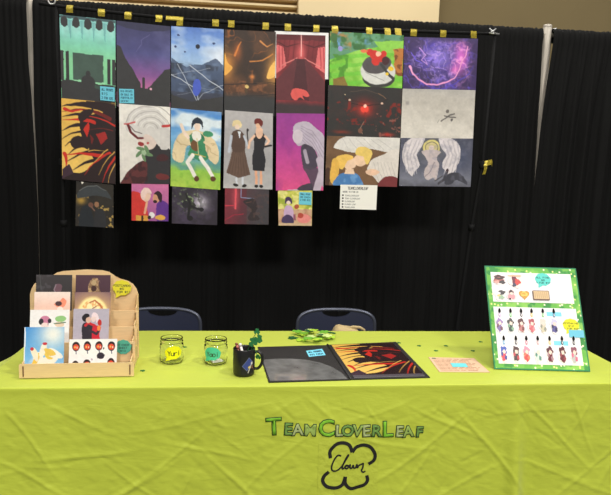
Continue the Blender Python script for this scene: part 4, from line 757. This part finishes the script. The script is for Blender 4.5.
# ------------------------------------------------------------ mug and what stands in it
MX,MY=-.315,.130
t=thing('mug','black mug with a small blue and yellow picture, beside the open portfolio','mug',(MX,MY,ZT))
b=B(); lathe(b,[(0,.001),(.034,.001),(.038,.004),(.0395,.010),(.0405,.05),(.0405,.1),(.0395,.1025),(.038,.101),(.0375,.09),(.0375,.012),(.033,.007),(0,.007)],48); obj('mug_body',b,M_MUG,t,True)
b=B(); tube(b,[tuple(p) for p in smooth([(.037,-.006,.085),(.052,-.010,.090),(.066,-.014,.076),(.066,-.014,.050),(.054,-.010,.028),(.037,-.006,.024)],5)],.0055,12); obj('handle',b,M_MUG,t,True)
c=Cv(.055,.070,.0012,(32,32,34)); c.poly([(.1,.55),(.55,.1),(.85,.35),(.42,.8)],(60,74,140)); c.st([(.1,.55),(.55,.1),(.85,.35),(.42,.8),(.1,.55)],.02,(120,130,170)); c.ell(.6,.62,.1,.07,(220,190,90)); c.ell(.78,.42,.08,.08,(214,206,206)); c.st([(.72,.5),(.5,.9)],.05,(206,200,196)); c.nz(9,.55,.1,(170,110,90),5,.8,((c.u>.7)&(c.v>.55))*1.0)
o=paper('printed_picture',c,[(-.012,-.05,.082),(.043,-.05,.082),(.043,-.05,.012),(-.012,-.05,.012)],0,M_ART,t,.0003,(32,32,34))
for v in o.data.vertices:
    R=.0409-(v.co.y+.05); a=v.co.x/.0408; v.co.x=R*math.sin(a); v.co.y=-R*math.cos(a)
def stick(p0,p1,r,m,label,capm=None,name='pen'):
    t=thing(name,label,'pen',p0); d=Vector(p1)-Vector(p0); b=B(); tube(b,[(0,0,0),tuple(d*.93)],r,10); obj('barrel',b,m,t,True)
    b=B(); tube(b,[tuple(d*.9),tuple(d*.98),tuple(d)],[r*1.2,r*1.15,r*.6],10); obj('cap',b,capm or m,t,True)
PK=mat('pink_plastic',(206,120,110),.4); WH=mat('white_plastic_pen',(236,230,226),.4); BR=mat('brown_pencil',(130,70,52),.5)
stick((MX+.004,MY-.012,ZT+.010),(MX-.030,MY+.006,ZT+.119),.0045,PK,'pink pen leaning left in the black mug',BR)
stick((MX+.014,MY-.004,ZT+.010),(MX-.016,MY-.004,ZT+.120),.0048,WH,'white pen standing in the black mug',WH)
stick((MX-.004,MY+.014,ZT+.010),(MX-.026,MY-.014,ZT+.114),.004,BR,'brown pencil leaning in the black mug',PK,'pencil')
M_CLV=mat('dark_green_felt_clover',(26,104,52),.8); M_STEM=mat('green_wire',(30,90,48),.6)
def clover_pts(r,leaves=3,rot=PI/2,n=14):
    pts=[]
    for k in range(leaves):
        a0=rot+k*2*PI/leaves; 
        for i in range(n):
            s=-1+2*i/(n-1); a=a0+s*PI/leaves*.92; rr=r*(.34+.66*abs(math.cos(s*PI/2))**.45)*(1-.16*math.exp(-(s/.22)**2)); pts.append((rr*math.cos(a),rr*math.sin(a)))
    return pts
def pick(p0,p1,p2,r,label,tilt):
    t=thing('clover_pick',label,'clover',p0); q=[Vector(a)-Vector(p0) for a in (p0,p1,p2)]
    b=B(); tube(b,smooth([tuple(v) for v in q],6),.0013,8); obj('stem',b,M_STEM,t,True)
    b=B(); M=Matrix.Translation(q[2]+Vector((0,-.0025,0)))@Matrix.Rotation(tilt,4,'Y')@Matrix.Rotation(-.25,4,'X')@XZ; prism(b,clover_pts(r),-.001,.001,M); obj('clover_leaf',b,M_CLV,t)
pick((MX-.002,MY,ZT+.009),(MX+.012,MY,ZT+.09),(MX+.032,MY-.008,ZT+.126),.019,'dark green clover on a stem, lower left one rising from the black mug',-.3)
pick((MX+.008,MY+.006,ZT+.009),(MX+.024,MY+.002,ZT+.09),(MX+.052,MY+.004,ZT+.135),.018,'dark green clover on a stem, right one rising from the black mug',.4)
pick((MX+.002,MY+.016,ZT+.009),(MX+.018,MY+.012,ZT+.1),(MX+.046,MY+.014,ZT+.160),.013,'small dark green clover on the tallest stem in the black mug',.1)
b=B(); prism(b,clover_pts(.012),-.001,.001,Matrix.Translation((MX+.050,MY-.036,ZT+.078))@Matrix.Rotation(-.5,4,'Z')@Matrix.Rotation(.3,4,'X')@XZ); tube(b,[(MX+.050,MY-.034,ZT+.078),(MX+.042,MY-.020,ZT+.096),(MX+.036,MY-.006,ZT+.1035),(MX+.028,MY,ZT+.09)],.0011,6); tag(obj('clover_charm',b,M_CLV),'small green clover hanging over the mug rim by its handle','clover')

# ------------------------------------------------------------ portfolio book
pf=thing('portfolio','open black portfolio book lying flat with an art print on its right page','portfolio',(.062,.278,ZT))
M_PORT=mat('black_leatherette',(36,35,36),.5,bump=(260,.3)); M_SLEEVE=mat('clear_plastic_pocket',(118,118,118),.18,coat=.6,noise=(14,.35,(1,1,1)))
def slab(name,pts,z0,z1,m,par,bev=0):
    b=B(); prism(b,[(x-.06,y-.29) for x,y in pts],z0,z1); 
    return obj(name,b,m,par)
slab('left_cover',[(-.229,.045),(.071,.066),(.055,.517),(-.254,.488)],.0008,.004,M_PORT,pf)
slab('right_cover',[(.075,.068),(.378,.086),(.371,.567),(.050,.520)],.0008,.004,M_PORT,pf)
b=B(); tube(b,[(.013,-.222,.005),(-.008,.227,.005)],.0045,8); obj('spine',b,M_PORT,pf,True)
slab('corner_pocket',[(-.224,.055),(.062,.072),(.052,.135),(.028,.205),(-.012,.262),(-.06,.300),(-.12,.317),(-.18,.318),(-.240,.305)],.0042,.0052,M_SLEEVE,pf)
c=Cv(.29,.43,.003); slashes(c); c.mix(np.clip((c.v-.93)/.02,0,1),(90,84,92)); 
m=art_mat('sleeved_print',.22); m.node_tree.nodes['Principled BSDF'].inputs['Coat Weight'].default_value=.35
o=paper('page_print',c,[(.068-.06,.512-.29,.0060),(.350-.06,.548-.29,.0060),(.362-.06,.098-.29,.0060),(.088-.06,.082-.29,.0060)],0,m,pf,.0012,(220,220,220))
z=ZT+.0054
note([(-.051,.413,z),(.021,.442,z),(.024,.352,z),(-.048,.329,z)],0,['ALL PRINTS','$15 EACH'],'blue sticky note on the left cover of the open portfolio',(120,208,232))
# order sheet
z=ZT+.0014
c=Cv(.19,.18,.0014,(226,190,158)); 
for i in range(9): c.text('COMMISSIONS AND ORDERS OPEN'[:22+i%4],.06,.14+.095*i,.035,.84-.05*(i%3),(150,104,84),.3)
c.ell(.1,.08,.05,.04,(110,120,100)); c.st([(0,.0),(1,.0),(1,1),(0,1),(0,0)],.014,(196,140,120))
tag(paper('order_sheet',c,[(.454,.332,z),(.646,.316,z),(.640,.133,z),(.438,.141,z)],0,M_MATTE,None,.0008,(226,190,158)),'pale pink printed sheet lying on the cloth between portfolio and green-bordered board','paper')
z=ZT+.0026
note([(.520,.247,z),(.582,.244,z),(.574,.196,z),(.512,.199,z)],0,[],'small blue sticky note on the pale pink sheet',(112,216,222))

# ------------------------------------------------------------ clover cut-outs on the cloth
M_L=[mat('lime_foam',(176,216,60),.6),mat('pale_green_foam',(206,226,140),.6),mat('deep_green_foam',(30,92,44),.6),mat('mid_green_foam',(110,176,52),.6)]
pile=[(-.08,.64,.030,2),(-.045,.60,.032,0),(-.03,.69,.034,0),(.0,.64,.034,1),(.03,.60,.030,3),(.055,.66,.034,1),(.085,.62,.032,0),(.07,.70,.030,3),(.01,.72,.032,1),(-.055,.70,.028,3),(.02,.56,.028,0),(-.02,.57,.028,3),(.045,.63,.022,2),(.10,.65,.024,2),(-.005,.68,.022,2),(-.03,.64,.026,3),(.07,.59,.026,1),(.02,.68,.026,0)]
for i,(x,y,r,mi) in enumerate(pile):
    b=B(); z=.0026+.0014*i+ (0 if i<3 else .002); prism(b,clover_pts(r*.9,4 if i%3 else 3,rng.uniform(0,3)),-.0009,.0009); o=obj('clover_cutout',b,M_L[mi]); o.location=(x-.008,y-.015,ZT+z); 
    tl=.10 if i>5 else .02; o.rotation_euler=(rng.uniform(-tl,tl),rng.uniform(-tl,tl),0)
    cn=['lime green','pale green','dark green','mid green'][mi]; tag(o,cn+' clover cut-out lying in the loose pile behind the open portfolio','clover','clover cut-outs in the pile, '+cn)
b=B(); prism(b,clover_pts(.0105,3),-.0006,.0006); first=None
for i,(x,y) in enumerate([(.385,.548),(.464,.5),(.517,.424),(.587,.5),(.682,.422),(.773,.564),(-.689,.176),(-.560,.485)]):
    if first is None: o=first=obj('clover_confetti',b,M_CLV)
    else: o=first.copy(); COL.objects.link(o)
    o.location=(x,y,ZT+.0012); o.rotation_euler=(0,0,i*1.3); o.scale=(1.0,1.0,1)
    lab={6:'tiny dark green clover on the cloth beside the wooden rack',7:'tiny dark green clover on the cloth behind the yellow-labelled jar'}.get(i,'tiny dark green clover scattered on the cloth between portfolio and board')
    tag(o,lab,'confetti'); 
    if i<6: o['group']='clover confetti right of the portfolio'

# ------------------------------------------------------------ green-bordered display board
ex=Vector((.99489,-.10092,0)); bk=Vector((.10092,.99489,0)); th=math.radians(25); up=Vector((0,0,1))*math.cos(th)+bk*math.sin(th); nn=ex.cross(up); up=(up-ex*.028).normalized()   # nn faces the viewer
ORG=Vector((.671,.168,ZT+.003)); BW,BH=.382,.425
def bp(u,v,w=0): return ORG+ex*u+up*v+nn*w
BM=Matrix((( ex.x,up.x,nn.x,ORG.x),(ex.y,up.y,nn.y,ORG.y),(ex.z,up.z,nn.z,ORG.z),(0,0,0,1)))
bd=thing('display_board','white board with green clover border, propped up on the right end of the table','board',tuple(ORG))
def loc(bm): 
    bm.transform(Matrix.Translation(-ORG)); return bm
c=Cv(BW,BH,.0014,(112,184,84)); c.nz(10,.45,.2,(150,206,100),3,.9); c.nz(14,.55,.12,(60,140,76),5,.8); 
rr=np.random.default_rng(4)
for k in range(230):
    x,y=rr.random(),rr.random(); c.ell(x,y,.010,.009,(236,240,150) if k%2 else (246,246,214)); 
c.c=np.where((((c.u<.012)|(c.u>.988)|(c.v<.010)|(c.v>.99)))[...,None],np.array((50,130,90.)),c.c)
o=paper('border_backing',c,[tuple(bp(0,BH)-ORG),tuple(bp(BW,BH)-ORG),tuple(bp(BW,0)-ORG),tuple(bp(0,0)-ORG)],0,M_CARD,bd,.005,(80,150,80))
WB=mat('white_card',(242,238,242),.7)
for (u0,v0,u1,v1) in ((.022,.273,.355,.398),(.020,.022,.358,.252)):
    b=B(); prism(b,[(u0,v0),(u1,v0),(u1,v1),(u0,v1)],.0001,.0011,BM); loc(b); obj('white_panel',b,WB,bd)
b=B(); top=bp(BW/2,.30,-.006)-ORG; foot=Vector((top.x+bk.x*.07,top.y+bk.y*.07,.0008)); 
for s in (-.05,.05): tube(b,[tuple(top+ex*s*.5),tuple(foot+ex*s)],.003,8)
tube(b,[tuple(foot-ex*.05),tuple(foot+ex*.05)],.003,8); obj('easel_leg',b,M_STEEL,bd,True)
# keychains
def MC(n,rgb,r=.35): return mat(n,rgb,r,coat=.3)
KC={}
def kc(rgb):
    if rgb not in KC: KC[rgb]=mat('charm_colour',rgb,.35)
    return KC[rgb]
def keychain(u,vt,vb,strap,body,head,accent,label,seed):
    r=random.Random(seed); t=thing('keychain',label,'keychain',tuple(bp(u,vt,.003)),0,None); O=bp(u,vt,.003)
    def put(name,bm,m): bm.transform(BM); bm.transform(Matrix.Translation(-O)); return obj(name,bm,m,t)
    b=B(); du=(lambda v:(v-vt)*.085)
    prism(b,[(u+x,vt+y) for x,y in [(-.0022,-.001),(0,.001),(.0022,-.001),(.0048,-.010),(.0035,-.0165),(0,-.019),(-.0035,-.0165),(-.0048,-.010)]],.0014,.0050); put('clasp',b,M_BLK)
    b=B(); prism(b,circ(u-.0008,vt-.027,.0042,.0085,14),.0014,.0036); put('strap',b,kc(strap))
    b=B(); prism(b,circ(u-.0008,vt-.0265,.0018,.005,10),.0036,.0042); put('strap_gap',b,WB)
    h=vt-.037-vb; cy=vb+h*.5; uc=u-.005
    o_=[]; 
    for k in range(26):
        a=2*PI*k/26; q=1+.13*math.sin(3*a+seed)+.08*math.sin(5*a+seed*2.1); o_.append((uc+math.cos(a)*.0165*q,cy+math.sin(a)*h*.50*q))
    b=B(); prism(b,o_,.0014,.0032); ch=put('charm',b,kc((238,232,236)))
    for name,cx_,cy_,rx,ry,col,k_ in (('charm_hair',0,.18,.0125,.25,head,1),('charm_body',-.001,-.20,.0105,.24,body,2),('charm_face',.001,.10,.0065,.12,(240,212,200),3),('charm_accent',.006,-.24,.005,.13,accent,4),('charm_accent',-.008,-.05,.004,.11,accent,5)):
        pts=[]
        for k in range(18):
            a=2*PI*k/18; q=1+.16*math.sin(4*a+seed*k_)+.10*math.sin(7*a+seed); pts.append((uc+cx_+math.cos(a)*rx*q,cy+cy_*h+math.sin(a)*ry*h*q))
        b=B(); prism(b,pts,.0033,.0036+.0003*k_); b.transform(BM); b.transform(Matrix.Translation(-O)); obj(name,b,kc(col),ch)
K1=[(.043,(196,160,206),(120,96,160),(150,120,180),(110,60,80),'lilac keychain charm, leftmost in the upper keychain row'),
(.088,(120,206,120),(40,70,60),(60,60,60),(130,170,140),'dark green keychain charm on a light green strap'),
(.131,(60,50,54),(190,120,120),(86,44,50),(120,60,60),'keychain charm with dark brown top and black strap, upper row'),
(.174,(232,190,70),(206,100,110),(170,70,84),(226,140,150),'pink keychain charm on a yellow strap, upper row'),
(.220,(130,206,120),(206,196,170),(214,206,196),(150,150,140),'pale beige keychain charm on a light green strap'),
(.265,(70,120,160),(90,84,150),(200,196,226),(50,44,90),'navy and white keychain charm below a blue tape strip, upper row')]
K2=[(.049,(90,170,216),(226,60,80),(56,84,184),(50,60,150),'blue and red keychain charm, leftmost in the lower keychain row'),
(.098,(50,44,48),(60,40,44),(70,34,38),(190,60,70),'black and dark red keychain charm, second in the lower row'),
(.140,(236,110,150),(226,66,70),(242,140,170),(246,120,90),'bright pink and red keychain charm in the lower row'),
(.186,(206,160,170),(206,222,214),(232,230,232),(90,140,130),'nearly white keychain charm in the lower row'),
(.234,(232,190,80),(110,30,46),(90,34,50),(170,130,140),'wine red keychain charm on a yellow strap, lower row'),
(.284,(50,50,54),(110,32,46),(86,26,40),(150,60,70),'small dark red keychain charm below a blue tape strip, lower row'),
(.331,(44,44,48),(190,186,190),(140,80,100),(226,110,140),'grey and pink keychain charm, rightmost in the lower row')]
for i,(u,s_,b_,h_,a_,lab) in enumerate(K1): keychain(u,.244+.006*u/.3,.147,s_,b_,h_,a_,lab,i+1)
for i,(u,s_,b_,h_,a_,lab) in enumerate(K2): keychain(u,.132+.006*u/.3,.029,s_,b_,h_,a_,lab,i+11)
# pins and badges in the upper panel
def badge(u,v,w,h,parts,label,seed,outline=None,cat='pin',name='pin_badge'):
    O=bp(u,v,.002); t=thing(name,label,cat,tuple(O))
    if outline is None:
        outline=[]
        for k in range(28):
            a=2*PI*k/28; q=.5*(1+.10*math.sin(3*a+seed)+.09*math.sin(5*a+seed*1.7)); outline.append((math.cos(a)*w*q,math.sin(a)*h*q))
    b=B(); prism(b,[(u+x,v+y) for x,y in outline],.0013,.0030,BM); b.transform(Matrix.Translation(-O)); base=obj('backing',b,kc(parts[0]),t)
    for k,(dx,dy,rx,ry,col) in enumerate(parts[1:]):
        pts=[]
        for j in range(18):
            a=2*PI*j/18; q=1+.15*math.sin(3*a+seed+k)+.12*math.sin(5*a+k); pts.append((u+dx*w+math.cos(a)*rx*w*q,v+dy*h+math.sin(a)*ry*h*q))
        b=B(); prism(b,pts,.0031,.0035+.0003*k,BM); b.transform(Matrix.Translation(-O)); obj('enamel',b,kc(col),t)
badge(.055,.367,.056,.044,[(236,226,226),(0,.22,.40,.2,(80,40,46)),(-.05,-.05,.4,.22,(168,96,92)),(.2,-.25,.22,.16,(60,50,56)),(-.2,-.25,.18,.14,(226,160,150)),(0,.08,.3,.08,(56,34,38))],'dark red and black curled pin, top left of the green-bordered board',2)
badge(.121,.364,.060,.058,[(240,226,220),(-.2,.34,.26,.08,(226,180,150)),(.2,.34,.26,.08,(226,180,150)),(-.05,-.02,.18,.34,(110,40,60)),(.14,-.1,.2,.22,(206,66,60)),(-.1,-.32,.12,.14,(60,60,90))],'red pin with a pale cross-bar, upper row of the green-bordered board',5)
badge(.052,.303,.052,.044,[(232,228,222),(.16,.2,.26,.22,(50,44,50)),(-.2,.12,.22,.2,(226,220,226)),(.08,-.25,.22,.18,(150,180,150)),(-.1,-.1,.12,.1,(226,200,120))],'pale pin with a black bow-like top, left of the small pink pin',7)
badge(.099,.303,.038,.044,[(240,214,214),(0,.26,.26,.2,(60,40,48)),(0,-.12,.38,.28,(226,150,160)),(0,.12,.18,.12,(244,216,204)),(-.2,-.38,.12,.08,(80,50,60))],'small pink pin with dark hair, beside the gold heart',9)
hp=[]
for k in range(28):
    a=2*PI*k/28; hp.append((.0215*(math.sin(a)**3),.0215*(13*math.cos(a)-5*math.cos(2*a)-2*math.cos(3*a)-math.cos(4*a))/16))
badge(.152,.305,.044,.04,[(206,150,50),(0,.06,.32,.26,(240,200,90)),(-.05,.1,.2,.1,(226,160,60))],'gold heart-shaped pin on the green-bordered board',3,hp[::-1])
u,v=.221,.304; O=bp(u,v,.002); t=thing('wooden_tag','small light wooden plaque with a dark edge on the board','plaque',tuple(O))
rp=[(u-.034,v-.018),(u-.031,v-.020),(u+.031,v-.020),(u+.034,v-.018),(u+.034,v+.018),(u+.031,v+.020),(u-.031,v+.020),(u-.034,v+.018)]
b=B(); prism(b,rp,.0013,.005,BM); b.transform(Matrix.Translation(-O)); obj('backing',b,kc((110,80,70)),t)
b=B(); 
prism(b,[(u-.031,v-.016),(u+.031,v-.016),(u+.031,v+.017),(u-.031,v+.017)],.0051,.006,BM); b.transform(Matrix.Translation(-O)); obj('face',b,kc((214,184,140)),t)
b=B()
for k in range(7): prism(b,[(u-.026+.008*k,v-.012),(u-.0245+.008*k,v-.012),(u-.0245+.008*k,v+.013),(u-.026+.008*k,v+.013)],.006,.0063,BM)
b.transform(Matrix.Translation(-O)); obj('engraving',b,kc((176,140,100)),t)
def bq(u0,v0,u1,v1,w): return [tuple(bp(u0,v1,w)),tuple(bp(u1,v1,w)),tuple(bp(u1,v0,w)),tuple(bp(u0,v0,w))]
bubble(bq(.203,.334,.272,.401,.0022),['ALL PINS','$8','2 FOR $15'],(108,216,206),'turquoise speech-bubble price tag at the top of the green-bordered board')
bubble(bq(.294,.146,.364,.212,.0022),['KEYCHAINS','$12','2 FOR $20'],YE,'yellow speech-bubble price tag at the right side of the board')
note(bq(.316,.134,.376,.164,.0036),0,[],'blue sticky note overlapping the right border of the board',(120,200,226))
def ptape(u0,v0,u1,v1,label):
    b=B(); box(b,u0,u1,v0,v1,.0008,.0012); b.transform(BM); tag(obj('tape_strip',b,kc((128,212,234))),label,'tape')
ptape(.235,.218,.296,.236,'blue tape strip behind the rightmost charm of the upper keychain row')
ptape(.250,.100,.308,.118,'blue tape strip behind the small dark red charm, lower keychain row')

# ------------------------------------------------------------ chairs
def chair(x,hw,cutx,label):
    t=thing('folding_chair',label,'chair',(x,1.02,0)); H=.778
    def y_at(u): return .03*math.cos(u/hw*PI/2)-.0
    out=[]
    for s in np.linspace(-1,1,41):
        a=s*PI/2; 
        u=hw*math.copysign(abs(math.sin(a))**.60,math.sin(a)); z=.66+(H-.66)*abs(math.cos(a))**.42
        out.append((u,z))
    path=[(-hw,.55)]+out+[(hw,.55)]
    b=B(); tube(b,[(u,y_at(u),z) for u,z in path],.0095,10); obj('back_frame',b,M_STEEL,t,True)
    # back panel: columns between lower edge and frame, with the grip opening cut from its top
    b=B(); N=56; top=lambda u: float(np.interp(u,[p[0] for p in out],[p[1] for p in out]))
    cols=[]
    for i in range(N+1):
        u=-hw+.006+(2*hw-.012)*i/N; zt=top(u)-.003; d=(u-cutx)/.073
        if abs(d)<1: zt=min(zt,H-.010-.030*(1-d*d)**.5) if (1-d*d)>0 else zt
        cols.append([b.verts.new((u,y_at(u)+k,z)) for k in (-.006,.006) for z in np.linspace(.57,zt,6)])
    for i in range(N):
        A,Cc=cols[i],cols[i+1]
        for k in (0,6):
            for j in range(5): 
                f=(A[k+j],Cc[k+j],Cc[k+j+1],A[k+j+1]); b.faces.new(f if k==0 else f[::-1])
        b.faces.new((A[5],Cc[5],Cc[11],A[11])); b.faces.new((A[0],A[6],Cc[6],Cc[0]))
    b.faces.new(cols[0][0:6]+cols[0][6:12][::-1]); b.faces.new((cols[-1][0:6]+cols[-1][6:12][::-1])[::-1])
    obj('backrest',b,M_NAVY,t)
    b=B(); box(b,-hw+.02,hw-.02,-.41,-.03,.435,.46,.01); obj('seat',b,M_NAVY,t)
    for sx in (-1,1):
        b=B(); tube(b,[(sx*hw,0,.56),(sx*(hw),-.03,.45),(sx*hw,-.36,.012)],.0095,10); obj('leg',b,M_STEEL,t,True)
        b=B(); tube(b,[(sx*(hw-.024),-.36,.44),(sx*(hw-.024),.06,.012)],.0095,10); obj('leg',b,M_STEEL,t,True)
    return t
chair(.176,.204,.0,'dark blue folding chair behind the table, tan bag on it')
chair(-.722,.198,.006,'dark blue folding chair half hidden by the wooden card rack')
# bag
t=thing('bag','tan canvas bag slumped on the right folding chair, top just above the table','bag',(.205,.88,.4605))
b=B(); N,Mr=36,16; rings=[]
for j in range(Mr+1):
    f=j/Mr; ph=f*PI; z0=(1-math.cos(ph))/2; rad=math.sin(ph)**.45 if 0<f<1 else 0
    ring=[]
    for i in range(N):
        a=2*PI*i/N; cxx=math.copysign(abs(math.cos(a))**.7,math.cos(a)); cyy=math.copysign(abs(math.sin(a))**.7,math.sin(a))
        x=.095*rad*cxx*(1-.12*z0); y=.06*rad*cyy; sl=.27*z0*(1+.05*math.exp(-((x+.055)/.03)**2)-.02*math.exp(-((x-.06)/.04)**2)); sl+=.004*math.sin(9*a)*z0*(1-z0)*4
        ring.append(b.verts.new((x,y,sl)))
    rings.append(ring)
for A,Cc in zip(rings,rings[1:]):
    for i in range(N): b.faces.new((A[i],A[(i+1)%N],Cc[(i+1)%N],Cc[i]))
bmesh.ops.remove_doubles(b,verts=b.verts[:],dist=1e-5)
obj('bag_body',b,M_BAG,t,True)
b=B(); tube(b,[(.0,-.01,.262),(.03,-.015,.272),(.065,-.012,.268),(.088,-.01,.255),(.094,-.008,.22)],[.006,.007,.007,.006,.005],8); obj('strap',b,M_BAG,t,True)

# ------------------------------------------------------------ lights
def area(name,loc,size,power,color,aim=(0,.3,.8)):
    l=bpy.data.lights.new(name,'AREA'); l.shape='DISK'; l.size=size; l.energy=power; l.color=color
    o=bpy.data.objects.new(name,l); COL.objects.link(o); o.location=loc; d=Vector(aim)-Vector(loc); o.rotation_euler=d.to_track_quat('-Z','Y').to_euler(); return o
area('ceiling_or_fill_light',(2.47,-1.84,6.5),.8,165,(1,.965,.90),(.4,.3,.8))
for i,(x,y,p) in enumerate(((-2.4,-7.5,330),(1.8,-8.0,420),(0,.9,60),(-3.0,1.0,50),(3.2,1.0,50))):  # the far front pair is added to brighten the cloth's hanging front
    area('ceiling_or_fill_light',(x,y,6.6),1.6,p,(1,.965,.90),(x*.7,y*.7+.2,0))
for x in (-3,1.5,5.5): area('ceiling_or_fill_light',(x,4.2,6.8),1.2,82,(1,.95,.86),(x,6.6,2.5))
w=bpy.data.worlds.new('hall_air'); S.world=w; w.use_nodes=True; w.node_tree.nodes['Background'].inputs['Color'].default_value=(1,.95,.87,1); w.node_tree.nodes['Background'].inputs['Strength'].default_value=.2

# ------------------------------------------------------------ camera
yaw,pitch,roll=.112543,.124910,-.030694; fpx=624.375
cyw,syw,cp,spp=math.cos(yaw),math.sin(yaw),math.cos(pitch),math.sin(pitch)
fw=Vector((syw*cp,cyw*cp,-spp)); rt=Vector((cyw,-syw,0)); u_=rt.cross(fw); cr,sr=math.cos(roll),math.sin(roll)
r2=rt*cr-u_*sr; u2=rt*sr+u_*cr
cam=bpy.data.cameras.new('camera'); co=bpy.data.objects.new('camera',cam); COL.objects.link(co)
co.matrix_world=Matrix(((r2.x,u2.x,-fw.x,-.3532),(r2.y,u2.y,-fw.y,-2.12285),(r2.z,u2.z,-fw.z,1.50383),(0,0,0,1)))
cam.sensor_fit='HORIZONTAL'; cam.sensor_width=36; cam.lens=fpx/611*36; cam.clip_start=.05
S.camera=co
S.view_settings.view_transform='Standard'; S.view_settings.look='None'; S.view_settings.gamma=1; S.view_settings.use_curve_mapping=False; S.view_settings.exposure=0.2
